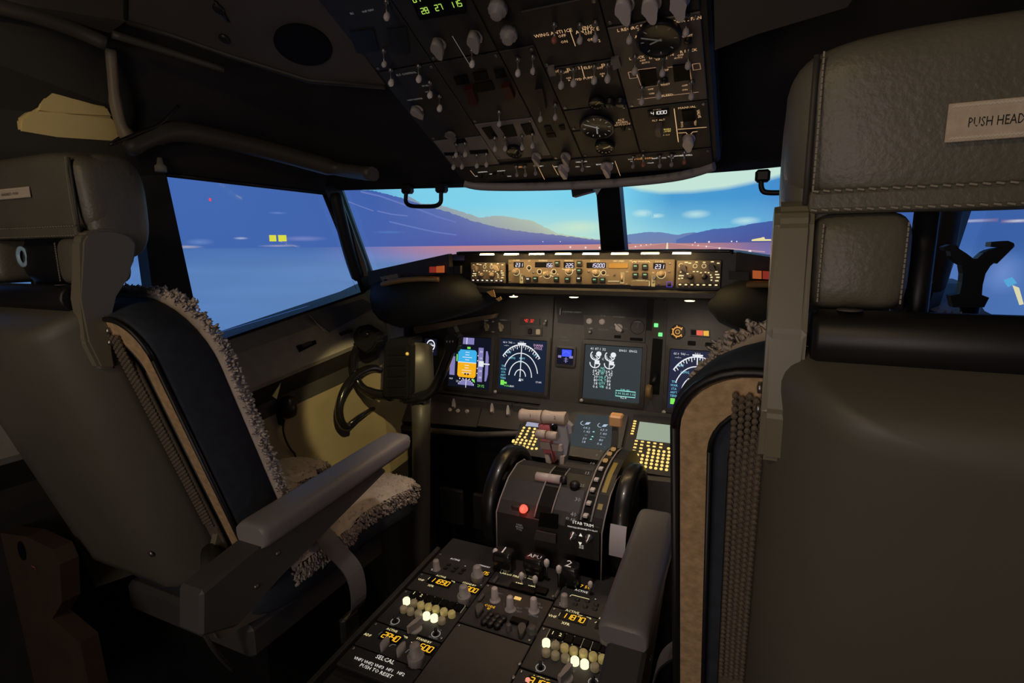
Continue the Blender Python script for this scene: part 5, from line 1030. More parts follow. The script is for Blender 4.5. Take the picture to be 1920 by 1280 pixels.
# ================================================================ aft pedestal with radio panels
PF = Frame((0, -.9, .487), (1, 0, 0), (0, math.cos(.063), math.sin(.063)))
bm = nb(); box(bm, (.024, .15, -.236), (.470, .76, .46), .004, PF.M()); mesh('aft_body', bm, M_dkpanel, ped)
for a in (-.204, .252): bm = nb(); box(bm, (a, .10, .004), (.010, .72, .02), .002, PF.M()); mesh('side_rail', bm, M_trimd, ped)
G_yel = glow('amber_digits', (1, .50, .02), 1.15); G_key2 = glow('lit_cap', (1, .92, .55), 1.3); G_capd = mat('dim_cap', (.34, .30, .20), .5, emit=(.8, .6, .3), es=.06, sample=False); M_capy = mat('yellow_cap', (.45, .38, .16), .45, emit=(1, .75, .25), es=.12, sample=False)
def pmod(name, label, a0, a1, uv0, uv1, m=None):
    b1 = PF.px(*uv0)[1]; b0 = PF.px(*uv1)[1]; o = thing(name, label, 'radio panel', PF.p((a0+a1)/2, (b0+b1)/2), 'radio panels on the aft pedestal')
    mesh('faceplate', plate(PF, a0+.0008, a1-.0008, b0+.0008, b1-.0008, .006, .0012), m or M_dkpanel, o)
    for a, b in ((a0+.007, b1-.007), (a1-.007, b0+.007)): screw(PF, o, a, b, .006, .003)
    return o
HP = .006
c6 = lambda x, y: (640+x*.2032, 1020+y*.2032); c7 = lambda x, y: (880+x*.1875, 1040+y*.1875)
def dig(o, s, uv, h=.0125, g=None):
    bm = nb(); a, b = PF.px(*uv, HP); w_ = len(s)*h*.76+.006
    mesh('display_window', plate(PF, a-w_/2, a+w_/2, b-h*.85, b+h*.85, .0012, .0003, h=HP), M_glassd, o); digits(bm, s, h, PF.M(a, b, HP+.0018)); mesh('amber_figures', bm, g or G_yel, o, norm=False, kind='stuff')
def leg(o, L, g=None): return legends(PF, o, [(s, *uv, z) for s, uv, z in L], g or G_leg, HP)
def frm(o, pts, g=None): return lines(PF, o, pts, g or G_leg, HP, .0012)
A0, A1, A2, A3 = -.198, -.051, .097, .245
o = pmod('navigation_radio', 'first left radio panel, next to the throttle quadrant', A0, A1, c6(905, 95), c6(790, 285))
knob(PF, o, *c6(875, 190), .0085, .028, M_knob, 0, 'round', at=.6); knob(PF, o, *c6(1255, 262), .014, .038, M_knob, 0, 'stack', at=.6)
leg(o, [('ACTIVE', c6(1050, 143), .007), ('TEST', c6(858, 243), .008), ('-', c6(1145, 200), .012), ('STANDBY', c6(1320, 205), .006)], G_white); dig(o, '05', c6(1335, 275), .009)
for x, y in ((960, 225), (1030, 250), (1060, 222), (1100, 268), (1130, 240), (990, 190)): a, b = PF.px(*c6(x, y), HP); keycap(PF, o, a, b, .009, .007, .003, M_black, 'key').location.z += .006
o = pmod('communication_radio', 'left radio panel showing amber figures 11890', A0, A1, c6(780, 290), c6(640, 440))
dig(o, '11890', c6(910, 352)); dig(o, '900', c6(1205, 425), .012); knob(PF, o, *c6(1130, 450), .014, .040, M_knob, 0, 'stack', at=.6)
leg(o, [('ACTIVE', c6(920, 300), .007), ('STANDBY', c6(1180, 370), .007), ('VHF', c6(735, 330), .008), ('XFR', c6(825, 385), .008), ('TFR', c6(1030, 348), .006)]); frm(o, [[c6(800, 325), c6(815, 308), c6(990, 345)]])
def audio(label, a0, a1, uv0, uv1, cc, wins, caps1, caps2, lit, knobp, rings_, extra):
    o = pmod('audio_panel', label, a0, a1, uv0, uv1)
    for k, (x, y) in enumerate(wins):
        a, b = PF.px(*cc(x, y), HP); bm = nb(); box(bm, (0, 0, .002), (.0155, .018, .004), .001); kk = mesh('selector_key', bm, M_hole, o, PF.M(a, b, HP), local=True)
        bm = nb(); stroke(bm, [(-.0090, -.010), (-.0090, .0105), (.0090, .0105), (.0090, -.010)], .0013, PF.M(a, b, HP+.0006)); mesh('key_frame', bm, glow('frame_print', (.9, .75, .45), .28), kk, norm=False)
        if k < 2: bm = nb(); text(bm, '1' if k == 0 else '2', .011, PF.M(a, b, HP+.0046)); mesh('key_mark', bm, G_leg, kk, norm=False, kind='stuff')
    for k, (x, y) in enumerate(caps1+caps2):
        m = G_key2 if k in lit else (M_capy if 2 <= k < len(caps1) else G_capd); knob(PF, o, *cc(x, y), .0072, .016, m, 0, 'cap', 'volume_knob', at=.8)
    knob(PF, o, *cc(*knobp), .013, .022, M_knob, 2.9, 'bar', at=.7)
    for x, y in rings_:
        a, b = PF.px(*cc(x, y), HP); bm = nb(); stroke(bm, arc(a, b, .0078, 0, 360, 16)[:-1], .0013, PF.M(0, 0, HP+.0006), closed=True); mesh('switch_ring', bm, glow('ring_print', (.85, .8, .7), .35), o, norm=False)
        bm = nb(); lathe(bm, [(.004, 0), (.003, .008), (.0025, .012), (.0005, .012)], 8, PF.M(a, b, HP)); mesh('toggle_switch', bm, M_black, o)
    leg(o, extra, G_whited); return o
W1 = [(672, 468), (740, 490), (808, 510), (880, 530), (948, 552), (1015, 572), (1083, 592)]
K1 = [(600, 515), (668, 535), (733, 555), (803, 572), (872, 592), (946, 615), (1018, 636)]; K2 = [(575, 590), (638, 610), (710, 632), (785, 652), (856, 672), (926, 695)]
audio('left audio panel with three brightly lit volume knobs', A0, A1, c6(630, 445), c6(385, 745), c6, W1, K1, K2, {0, 10, 11}, (678, 740), [(497, 712), (873, 828)], [('V', c6(527, 680), .006), ('INT', c6(467, 747), .006), ('ALT', c6(900, 795), .006), ('NORM', c6(845, 865), .006), ('R/T', c6(740, 725), .006)])
o = pmod('direction_finder_radio', 'left radio panel showing amber figures 2840 and 500', A0, A1, c6(378, 752), c6(200, 975))
dig(o, '2840', c6(458, 862)); dig(o, '500', c6(782, 965)); leg(o, [('ACTIVE', c6(467, 795), .007), ('STANDBY', c6(762, 890), .007), ('ADF', c6(242, 838), .008), ('TFR', c6(592, 860), .006), ('-', c6(652, 903), .010)]); frm(o, [[c6(345, 835), c6(370, 812), c6(450, 838)], [c6(440, 945), c6(470, 925), c6(505, 932)], [c6(590, 1000), c6(625, 972), c6(645, 978)]], G_whited)
for x, y in ((402, 925), (553, 975)): knob(PF, o, *c6(x, y), .012, .020, M_knob, 0, 'disc', at=.6)
knob(PF, o, *c6(685, 1000), .015, .042, M_knob, 0, 'stack', at=.6)
o = pmod('selective_call_panel', 'last left panel with the printed heading SELCAL', A0, A1, c6(195, 980), c6(40, 1160))
leg(o, [('SELCAL', c6(405, 1065), .0115), ('PUSH TO RESET', c6(320, 1170), .0095), ('VHF1', c6(160, 1063), .0085), ('VHF2', c6(252, 1097), .0085), ('VHF3', c6(348, 1130), .0085), ('HF1', c6(447, 1163), .0085), ('HF2', c6(550, 1197), .0085)], G_white)
# centre column
o = pmod('cargo_fire_panel', 'centre panel with pale toggles beside the fire handles', A1, A2, (905, 1055), c7(330, 330), M_dkpanel)
for x, y in ((522, 205), (658, 240)): toggle(PF, o, *c7(x, y), h=.026, r=.0058, m=M_white, tilt=.002)
for x, y, w in ((475, 335, .030), (600, 365, .028), (720, 370, .026)): a, b = PF.px(*c7(x, y), HP); bm = nb(); box(bm, (0, 0, .003), (w, .018, .006), .001); mesh('annunciator', bm, M_hole, o, PF.M(a, b, HP), local=True)
leg(o, [('CARGO FIRE', c7(400, 200), .008), ('DET SELECT', c7(600, 235), .007), ('ARM     TEST', c7(560, 305), .008), ('FWD', c7(490, 290), .006), ('AFT', c7(640, 318), .006)])
o = pmod('transponder_panel', 'centre panel with three pale tapered selectors and a black key cluster', A1, A2, c7(320, 345), c7(60, 745))
for x, y in ((255, 410), (408, 500), (645, 515)): knob(PF, o, *c7(x, y), .0125, .034, M_knobp, 0, 'skirt', 'selector', at=.45)
bm = nb(); a, b = PF.px(*c7(483, 438), HP); box(bm, (0, 0, .001), (.014, .008, .002), .0006); mesh('amber_light', bm, glow('amber_block', (1, .62, .18), .8), o, PF.M(a, b, HP), local=True)
leg(o, [('ATC', c7(305, 390), .006), ('1', c7(345, 495), .006), ('2', c7(465, 497), .006), ('ALT', c7(497, 535), .006), ('TEST', c7(495, 570), .006), ('XPNDR', c7(640, 610), .006), ('TA', c7(695, 492), .006), ('RA', c7(715, 530), .006), ('STBY', c7(580, 535), .005)], G_whited)
leg(o, [('CODE', c7(205, 515), .008), ('ID', c7(195, 540), .007)], G_yel)
for x, y in ((210, 605), (275, 625), (340, 645), (180, 640), (240, 662), (305, 680), (150, 675), (210, 695), (280, 715)): knob(PF, o, *c7(x, y), .0068, .014, M_black, 0, 'cap', 'key', at=.6)
bm = nb(); a, b = PF.px(*c7(500, 680), HP); box(bm, (a, b, HP+.003), (.034, .014, .006), .001, PF.M()); mesh('code_window', bm, M_hole, o)
for x, y, kd in ((395, 735, 'skirt'), (525, 770, 'wing'), (625, 760, 'round'), (100, 565, 'wing')): knob(PF, o, *c7(x, y), .010, .018, M_panel, .3, kd, at=.5)
o = pmod('blank_panel', 'plain dark blank plate at the rear of the centre column', A1, A2, c7(55, 752), (860, 1420), mat('blank_plate', (.055, .047, .040), .55, noise=.12, scale=15))
for x, y in ((500, 1090), (440, 1225)): a, b = PF.px(*c7(x, y), HP); screw(PF, o, a, b, .006, .004)
# right column
o = pmod('navigation_radio', 'right radio panel with a small lit marker, next to the fire handle 2', A2, A3, c7(1000, 330), c7(850, 535))
knob(PF, o, *c7(950, 445), .0088, .028, M_knob, 0, 'round', at=.6)
leg(o, [('ACTIVE', c7(1120, 365), .008), ('TEST', c7(942, 505), .009), ('-', c7(1262, 440), .012)], G_white); leg(o, [('17 50', c7(1145, 320), .012)], G_yel); frm(o, [[c7(1005, 415), c7(1025, 400), c7(1200, 445)]])
toggle(PF, o, *c7(1210, 290), h=.028, r=.005, m=M_white, tilt=.002)
for x, y in ((1080, 450), (1060, 495), (1160, 520), (1180, 465), (1255, 545), (1270, 500)): a, b = PF.px(*c7(x, y), HP); k = keycap(PF, o, a, b, .010, .008, .009, M_black, 'key')
o = pmod('communication_radio', 'right radio panel showing amber figures 11870', A2, A3, c7(845, 540), c7(760, 735))
dig(o, '11870', c7(1040, 635)); dig(o, '12', c7(1330, 715), .012); knob(PF, o, *c7(1385, 800), .014, .036, M_knob, 0, 'stack', at=.6)
leg(o, [('ACTIVE', c7(1030, 570), .008), ('VHF', c7(830, 615), .009), ('XFR', c7(962, 690), .009), ('TFR', c7(1195, 635), .006), ('STBY', c7(1335, 645), .007)]); frm(o, [[c7(895, 610), c7(910, 580), c7(1130, 610)], [c7(1255, 680), c7(1270, 672), c7(1350, 690)]])
W2 = [(835, 800), (912, 820), (995, 850), (1085, 870), (1175, 905), (1270, 930), (1360, 955)]; K3 = [(768, 870), (862, 895), (952, 920), (1043, 950), (1140, 975), (1237, 1005), (1330, 1030)]; K4 = [(768, 965), (860, 995), (960, 1020), (1055, 1050), (1152, 1080), (1255, 1112)]
audio('right audio panel with three brightly lit volume knobs', A2, A3, c7(755, 740), c7(600, 1175), c7, W2, K3, K4, {0, 10, 11}, (960, 1180), [(712, 1128), (1240, 1275)], [('V', c7(735, 1082), .006), ('INT', c7(690, 1172), .006), ('R/T', c7(1030, 1165), .006), ('ALT', c7(1250, 1240), .006)])
o = pmod('direction_finder_radio', 'last right radio panel at the bottom edge with the word ACTIVE', A2, A3, c7(590, 1185), c7(470, 1420))
leg(o, [('ACTIVE', c7(712, 1240), .009)], glow('yellow_legend')); dig(o, '3150', c7(700, 1290)); bm = nb(); a, b = PF.px(*c7(585, 1258), HP); lathe(bm, [(.0045, 0), (.004, .003), (.0005, .004)], 10, PF.M(a, b, HP)); mesh('red_light', bm, glow('pink_light', (1, .35, .25), .9), o)
# latches between the columns
for x, y in ((265, 240), (120, 420), (875, 385)):
    a, b = PF.px(*c7(x, y), .01); bm = nb(); box(bm, (a, b, .009), (.007, .022, .006), .002, PF.M()); mesh('rail_latch', bm, M_panel, ped)
# fire handles
def fire(s, u, v, label, tog):
    o = thing('fire_handle', label, 'handle', PF.p(*PF.px(u, v+25)), 'engine and unit fire handles')
    a, b = PF.px(u, v, .045)
    bm = nb(); rings(bm, [[PF.M(a, b) @ Vector((x*k, y*k2, h)) for x, y in rrect(.046, .036, .008)] for h, k, k2 in ((.0, .95, .9), (.018, .95, .9), (.030, 1, 1), (.045, .92, .85), (.049, .80, .7))]); mesh('grip', bm, M_gloss, o)
    bm = nb(); text(bm, s, .030 if len(s) < 2 else .016, PF.M(a, b-.001, .0496)); mesh('number', bm, mat('number_white', (.8, .78, .76), .5, emit=(1, .95, .9), es=.18, sample=False), o, norm=False, kind='stuff' if len(s) > 1 else None)
    if tog: toggle(PF, o, *tog, h=.045, r=.0062, m=M_white, tilt=.001)
fire('1', 945, 1034, 'black fire handle with a white figure one, nearest the left seat', (929, 1034)); fire('APU', 1003, 1046, 'black fire handle marked APU between the numbered ones', (1025, 1054)); fire('2', 1067, 1060, 'black fire handle with a curved white figure two, below the trim switches', (1048, 1066))
# ================================================================ pilots' seats
def tuft(bm, p, d, l, r, rnd):
    d = Vector(d).normalized(); s = d.cross(Vector((rnd.uniform(-1, 1), rnd.uniform(-1, 1), rnd.uniform(-1, 1)))).normalized(); t = d.cross(s)
    b = [bm.verts.new(p + s*r*math.cos(k*2.094) + t*r*math.sin(k*2.094) - d*r*.6) for k in range(3)]
    q = p + d*l*.55; m = [bm.verts.new(q + s*r*.95*math.cos(k*2.094+.5) + t*r*.95*math.sin(k*2.094+.5)) for k in range(3)]
    e = bm.verts.new(p + d*l + s*r*rnd.uniform(-1, 1) + t*r*rnd.uniform(-1, 1))
    for k in range(3):
        j = (k+1) % 3
        for f in (bm.faces.new((b[k], b[j], m[j], m[k])), bm.faces.new((m[k], m[j], e))): f.smooth = True
def seat(sg, which, label):
    rnd = random.Random(3+sg); CX = .6*sg
    UPB = V(0, -.302, .953); NB = V(0, .953, .302); O = V(CX, -.81, .70)
    BF = Frame(O, (1, 0, 0), UPB)          # b up the backrest; its n points aft, so forward is -h
    bk = lambda s, t, h: O + V(-sg*s, 0, 0) + UPB*t + NB*h        # s: towards the aisle
    o = thing('pilot_seat', label, 'seat', (CX, -.6, 0), 'pilot seats')
    # shell: rounded plate, slightly dished
    def outline(w, t0, t1, r, n=5): return [(x, y+(t0+t1)/2) for x, y in rrect(w, t1-t0, r, n)]
    bm = nb(); rr_ = []
    for h, k in ((0, .97), (-.006, 1), (-.020, .985), (-.050, .91), (-.070, .82), (-.080, .72), (-.084, .4)):
        rr_.append([bk(x*k-.03*(1-k), .185+(y-.185)*(1-(1-k)*.25), h) for x, y in outline(.335, -.085, .445, .022)])
    rings(bm, rr_); sh = mesh('back_shell', bm, M_shell, o)
    bm = nb()
    for s_, t_ in ((.13, .02), (-.13, .02)): lathe(bm, [(.006, 0), (.006, .003), (.0005, .004)], 8, Frame(bk(s_*.9, t_, -.078), (1, 0, 0), UPB).M())
    mesh('shell_rivet', bm, M_steel, sh, kind='stuff')
    # black padded roll along the top of the shell
    c = V(CX, -.958, 1.132)
    bm = nb(); tube(bm, [c+V(-.142, 0, 0), c+V(-.138, 0, 0), c+V(.138, 0, 0), c+V(.142, 0, 0)], [.017, .0195, .0195, .017], 14); rl = mesh('shoulder_roll', bm, mat('roll_vinyl', (.010, .0095, .010), .45), o)
    for s_ in (-.12, .12): bm = nb(); lathe(bm, [(.008, 0), (.008, .001), (.0005, .001)], 12, Frame(c+V(s_, -.004, .0192), (1, 0, 0), (0, 1, 0)).M()); mesh('snap', bm, M_panel, rl)
    # side brackets that carry the headrest
    prof = [aX(u, v, -.445) for u, v in ((140, 452), (148, 438), (168, 430), (205, 431), (232, 440), (246, 456), (243, 485), (228, 520), (205, 555), (192, 585), (188, 620), (196, 655), (208, 690), (175, 690), (150, 640), (140, 560))]
    for s_ in (.145, -.170):
        bm = nb(); slab(bm, [V(CX-sg*s_, p.y, p.z) for p in prof], V(-sg*.026, 0, 0)); bmesh.ops.bevel(bm, geom=list(bm.edges), offset=.004, segments=2, affect='EDGES'); br = mesh('side_bracket', bm, M_post, o)
        for f in br.data.polygons: f.use_smooth = False
        for z_ in (1.085, 1.068): bm = nb(); lathe(bm, [(.005, 0), (.005, .003), (.0005, .004)], 8, Matrix.Translation(V(CX-sg*(s_+(.026 if s_ > 0 else 0)), -.937, z_)) @ Matrix.Rotation(-sg*math.pi/2*(1 if s_ > 0 else -1), 4, 'Y')); mesh('bolt', bm, M_steel, br)
    # headrest
    hr = V(CX, -.900, 1.281)
    bm = nb(); pillow(bm, Matrix.Translation(hr) @ Matrix.Rotation(.10, 4, 'X'), .335, .102, .122, e=5, nu=44, nv=22); hd = mesh('headrest', bm, M_seat, o)
    for s_ in (-1, 1): bm = nb(); pillow(bm, Matrix.Translation(V(CX+s_*.140, -.892, 1.262)), .056, .088, .150, e=3, nu=20, nv=18); mesh('side_wing', bm, M_seat, hd)
    bm = nb(); box(bm, (CX, -.945, 1.2265), (.300, .010, .017), .004, seg=2); mesh('hem', bm, M_seat, hd)
    bm = nb()
    for k in range(44):   # stitches along the hem and up the side seams
        x = CX-.146+k*.292/43
        for z_ in (1.2205, 1.2335): box(bm, (0, 0, 0), (.0042, .0012, .0012), 0, Matrix.Translation((x, -.9508, z_)) @ Matrix.Rotation(.2, 4, 'Y'))
    for k in range(22):
        for s_ in (-1, 1): box(bm, (0, 0, 0), (.0012, .0012, .0036), 0, Matrix.Translation((CX+s_*.1475, -.9485-.0012*abs(math.sin(k*.15)), 1.236+k*.0042)))
    mesh('stitching', bm, mat('thread', (.30, .27, .21), .7), hd, kind='stuff')
    for s_ in (-1, 1): bm = nb(); tube(bm, [V(CX+s_*.1515, -.9462, z_) for z_ in (1.225, 1.26, 1.30, 1.325)], .0022, 6); mesh('seam', bm, mat('seam_leather', (.05, .046, .036), .6), hd)
    lx, lw = (CX+.005, .085) if sg > 0 else (CX+.010, .105)
    if sg > 0: lx = .524+lw/2
    else: lx = aY(57, 362, -.953).x-lw/2
    zc = 1.2715 if sg > 0 else aY(30, 362, -.953).z
    LF_ = Frame(V(lx, -.9535, zc), (1, 0, 0), (0, 0, 1)); hh = .0235 if sg > 0 else .015
    bm = nb(); box(bm, (0, 0, 0), (lw, hh, .0016), .0004, LF_.M()); lb = mesh('label_patch', bm, mat('label_cloth', (.62, .52, .40), .8, noise=.08, scale=150, bump=.2, bscale=600), hd)
    bm = nb(); text(bm, 'PUSH HEADREST' if sg > 0 else 'HEADREST \u2022 PUSH', .0082 if sg > 0 else .0055, LF_.M(-lw/2+.0105 if sg > 0 else 0, -.001, .0014), 'LEFT' if sg > 0 else 'CENTER', sx=.64 if sg > 0 else 1.05); mesh('label_print', bm, M_black, lb, norm=False, kind='stuff')
    bm = nb()
    for k in range(40):
        for z_ in (-1, 1): box(bm, (0, 0, 0), (.0026, .0009, .0006), 0, LF_.M(-lw/2+.003+k*(lw-.006)/39, z_*(hh/2-.0022), .0010, .5))
    mesh('label_stitching', bm, mat('pale_thread', (.75, .68, .55), .8), lb, kind='stuff')
    for s_ in (-1, 1):
        bm = nb(); pillow(bm, Matrix.Translation(V(CX+s_*.115, -.912, 1.184)), .066, .075, .072, e=4.5, nu=24, nv=16); b_ = mesh('neck_bolster', bm, M_seat, hd)
        bm = nb()
        for k in range(16):
            for x_ in (-.024, .026): box(bm, (0, 0, 0), (.0010, .0012, .0028), 0, Matrix.Translation((CX+s_*.115+x_, -.9492, 1.157+k*.0035)))
        mesh('stitching', bm, mat('thread'), b_, kind='stuff')
    bm = nb(); slab(bm, [V(CX-.06*sg, -.90, 1.168), V(CX-.135*sg, -.90, 1.168), V(CX-.125*sg, -.90, 1.156), V(CX-.075*sg, -.90, 1.145)], V(0, .004, 0)); hb = mesh('headrest_bracket', bm, M_armb, o)
    bm = nb(); lathe(bm, [(.004, 0), (.004, .003), (.0005, .004)], 8, Frame(V(CX-.10*sg, -.901, 1.160), (1, 0, 0), (0, 0, 1)).M()); mesh('bolt', bm, M_black, hb)
    for s_ in (-.07, .07): bm = nb(); tube(bm, [V(CX+s_, -.905, 1.06), V(CX+s_, -.905, 1.24)], .008, 8); mesh('headrest_rod', bm, M_black, hd)
    if sg < 0:
        p = aY(44, 481, -.925); bm = nb(); lathe(bm, [(.0105, 0), (.0165, 0), (.0165, .003), (.0105, .003), (.0105, 0)], 24, Frame(p, (1, 0, 0), (0, 0, 1)).M()); mesh('ring_hole', bm, mat('screen_light_ring', (.42, .66, .85), .35), o)  # screen light through a ring-shaped hole, made as a pale blue ring
        bm = nb(); pillow(bm, Matrix.Translation(V(CX+.0, -.905, 1.185)), .16, .05, .085, e=2.5); mesh('headrest_core', bm, M_black, hd)
    # back cushion: dark cover, fleece front, hem on the back
    OB = .147 if sg > 0 else .152
    def ol(k, r=.062):
        q = [(x if y > 0 else max(-.2425, min(.2425, x*1.5 if abs(x) > .13 else x)), y) for x, y in rrect(.485, .55, r, 8)]
        return [(x*k[0], y*k[1]+OB) for x, y in q]
    bm = nb(); rings(bm, [[bk(x, y, h) for x, y in ol(k, r)] for h, k, r in ((.004, (.93, .95), .062), (.0, (.985, .985), .062), (.008, (1, 1), .062), (.05, (1.0, .995), .09), (.088, (.965, .965), .12), (.098, (.93, .94), .12))]); bc = mesh('back_cushion', bm, M_navy, o)
    bm = nb(); rings(bm, [[bk(x, y, h) for x, y in ol(k, .12)] for h, k in ((.092, (.955, .955)), (.098, (.985, .978)), (.110, (.98, .975)), (.117, (.93, .94)), (.119, (.5, .5)))])
    fl = mesh('fleece_cover', bm, M_fleece, bc)
    bm = nb(); P = ol((.995, .988), .12); n = len(P)
    segs = []
    for i in range(n):
        a, b = P[i], P[(i+1) % n]; d = math.hypot(b[0]-a[0], b[1]-a[1])
        for k in range(max(1, int(d/.0006))): segs.append((a[0]+(b[0]-a[0])*rnd.random(), a[1]+(b[1]-a[1])*rnd.random()))
    for x, y in segs:
        e = Vector((x, max(0, y-.25), 0)).normalized(); h = rnd.uniform(.096, .116); p = bk(x*rnd.uniform(.97, 1.0), OB+(y-OB)*rnd.uniform(.985, 1.0), h)
        d = bk(e.x, e.y, 0)-O; d = d.normalized()*1.0 + NB*rnd.uniform(-.2, .9) + Vector((rnd.uniform(-.5, .5), rnd.uniform(-.5, .5), rnd.uniform(-.5, .5)))
        tuft(bm, p, d, rnd.uniform(.004, .0085), rnd.uniform(.0022, .0036), rnd)
    mesh('fleece_tufts', bm, M_fleece, bc, norm=False, kind='stuff')
    bm = nb(); oa, ob = ol((.965, .968)), ol((.868, .885)); n = len(oa); va = [bm.verts.new(bk(x, y, -.003)) for x, y in oa]; vb = [bm.verts.new(bk(x, y, -.004)) for x, y in ob]; vc = [bm.verts.new(bk(x, y, .002)) for x, y in oa]
    for i in range(n):
        j = (i+1) % n; bm.faces.new((va[i], va[j], vb[j], vb[i])); bm.faces.new((vc[i], vc[j], va[j], va[i]))
    mesh('tan_hem', bm, M_tan, bc)
    for k_, r_ in (((.985, .985), .004), ((.862, .88), .0025)): bm = nb(); pp = [bk(x, y, -.003) for x, y in ol(k_)]; tube(bm, pp+pp[:1], r_, 6); mesh('piping', bm, M_black, bc)
    bm = nb(); rings(bm, [[bk(x, y, h) for x, y in ol(k)] for h, k in ((.0, (.80, .84)), (-.006, (.79, .83)), (-.008, (.76, .80)))]); wv = mesh('woven_back', bm, M_woven, bc)
    bm = nb()
    for i in range(8):
        for j in range(60):
            for s_ in (1, -1):
                s0 = s_*(.190-i*.0052); t0 = .035+j*.0066+(.0033 if i % 2 else 0)
                if t0 > .40: continue
                M_ = Frame(bk(s0, t0, -.008), (1, 0, 0), UPB).M() @ Matrix.Diagonal((.0031, .0037, .0028, 1))
                bmesh.ops.create_icosphere(bm, subdivisions=1, radius=1, matrix=M_)
    mesh('woven_beads', bm, M_woven, bc, kind='stuff')
    # seat cushion with two thigh lobes
    bm = nb(); pillow(bm, Matrix.Translation((CX, -.605, .552)), .47, .37, .105, e=5, nu=32, nv=12); cu = mesh('seat_cushion', bm, M_navy, o)
    for s_ in (-1, 1):
        bm = nb(); pp = []; pillow(bm, Matrix.Translation((CX+s_*.150, -.415, .556)) @ Matrix.Rotation(-.10, 4, 'X'), .175, .34, .10, e=4, nu=28, nv=12); mesh('thigh_pad', bm, M_navy, cu)
    def topz(x, y):
        dx, dy = x-CX, y+.605; best = None
        if abs(dx) < .235 and abs(dy) < .185: best = .552+.0525*(1-(abs(dx)/.235)**5-(abs(dy)/.185)**5*.999)**.2 if (abs(dx)/.235)**5+(abs(dy)/.185)**5 < 1 else None
        for s_ in (-1, 1):
            ex, ey = (dx-s_*.15)/.0875, (y+.415)/.17
            if abs(ex)**4+abs(ey)**4 < 1:
                z = .556+.05*(1-abs(ex)**4-abs(ey)**4)**.25-ey*.17*.10
                best = max(best or 0, z)
        return best
    bm = nb(); G = {}
    nx, ny = 60, 72
    for i in range(nx+1):
        for j in range(ny+1):
            x = CX-.24+.48*i/nx; y = -.79+.55*j/ny; z = topz(x, y)
            if z: G[i, j] = bm.verts.new((x, y, z+.006+rnd.uniform(0, .003)))
    for i in range(nx):
        for j in range(ny):
            q = [G.get(k) for k in ((i, j), (i+1, j), (i+1, j+1), (i, j+1))]
            if all(q): bm.faces.new(q).smooth = True
    sf = mesh('seat_fleece', bm, M_fleece, cu, norm=False)
    bm = nb(); keys = [k for k in G if any((k[0]+a, k[1]+b) not in G for a, b in ((1, 0), (-1, 0), (0, 1), (0, -1)))]
    # (positions of the free edge, for the shaggy rim)
    me = sf.data; off = WM[sf.name].translation
    for k in keys:
        x = CX-.24+.48*k[0]/nx; y = -.79+.55*k[1]/ny; z = topz(x, y)
        for _ in range(26 if y > -.70 else 0):
            a = math.atan2(y+.55, x-CX); d = Vector((math.cos(a)*.8, math.sin(a)*.8, -.9+rnd.uniform(-.5, .6)))
            tuft(bm, V(x+rnd.uniform(-.005, .005), y+rnd.uniform(-.005, .005), z+.006-rnd.random()*.034), d, rnd.uniform(.004, .008), rnd.uniform(.0024, .0040), rnd)
    for _ in range(2600):
        i, j = rnd.choice(list(G)) if False else (rnd.randint(0, nx), rnd.randint(0, ny))
        if (i, j) in G:
            x = CX-.24+.48*i/nx; y = -.79+.55*j/ny; tuft(bm, V(x+rnd.uniform(-.004, .004), y+rnd.uniform(-.004, .004), topz(x, y)+.005), (rnd.uniform(-.6, .6), rnd.uniform(-.6, .6), .6), rnd.uniform(.004, .007), rnd.uniform(.002, .0034), rnd)
    mesh('fleece_tufts', bm, M_fleece, cu, norm=False, kind='stuff')
    # lap belt hanging over the aisle side
    bm = nb()
    xs = CX-sg*.235
    pth = smooth_path([V(xs+sg*.09, -.62, .618), V(xs+sg*.02, -.62, .622), V(xs-sg*.022, -.615, .585), V(xs-sg*.055, -.60, .53), V(xs-sg*.060, -.60, .46), V(xs-sg*.03, -.60, .42)], 5)
    rings(bm, [[p+V(0, -.023, 0), p+V(0, .023, 0), p+V(sg*.002, .023, -.002), p+V(sg*.002, -.023, -.002)] for p in pth], smooth=False); mesh('lap_belt', bm, mat('belt_webbing', (.16, .155, .165), .7, bump=.4, bscale=500), o)
    bm = nb(); box(bm, (xs-sg*.03, -.60, .40), (.016, .05, .06), .005); mesh('belt_buckle', bm, M_steel, o)
    # base
    bm = nb(); box(bm, (CX, -.58, .46), (.38, .40, .07), .01); mesh('seat_pan', bm, M_armb, o)
    bm = nb(); box(bm, (CX, -.58, .23), (.26, .28, .40), .02); mesh('seat_base', bm, M_black, o)
    for s_ in (-.11, .11): bm = nb(); box(bm, (CX+s_, -.55, .018), (.05, .60, .035), .004); mesh('floor_rail', bm, M_armb, o)
    for s_ in (1, -1):
        bm = nb(); slab(bm, [V(CX-sg*s_*.19, y, z) for y, z in ((-.86, .62), (-.80, .76), (-.755, .77), (-.70, .56), (-.74, .50), (-.84, .52))], V(sg*s_*.012, 0, 0)); rb = mesh('recline_plate', bm, M_post, o)
        bm = nb(); tube(bm, [V(CX-sg*s_*.20, -.80, .66), V(CX-sg*s_*.235, -.80, .66)], .014, 10); mesh('recline_pivot', bm, M_armb, rb)
    bm = nb(); tube(bm, smooth_path([V(CX-sg*.17, -.88, .62), V(CX-sg*.20, -.86, .52), V(CX-sg*.19, -.82, .44)], 5), .004, 6); mesh('control_cable', bm, M_steel, o)
    # aisle-side armrest
    if sg < 0: f0, f1, piv = V(-.285, -.452, .778), V(-.285, -.855, .752), V(-.285, -.945, .690)
    else: f0, f1, piv = V(.300, -.575, .772), V(.292, -.790, .708), V(.292, -.865, .62)
    d = (f1-f0).normalized(); up = V(1, 0, 0).cross(d); up = up if up.z > 0 else -up
    bm = nb(); rr_ = []
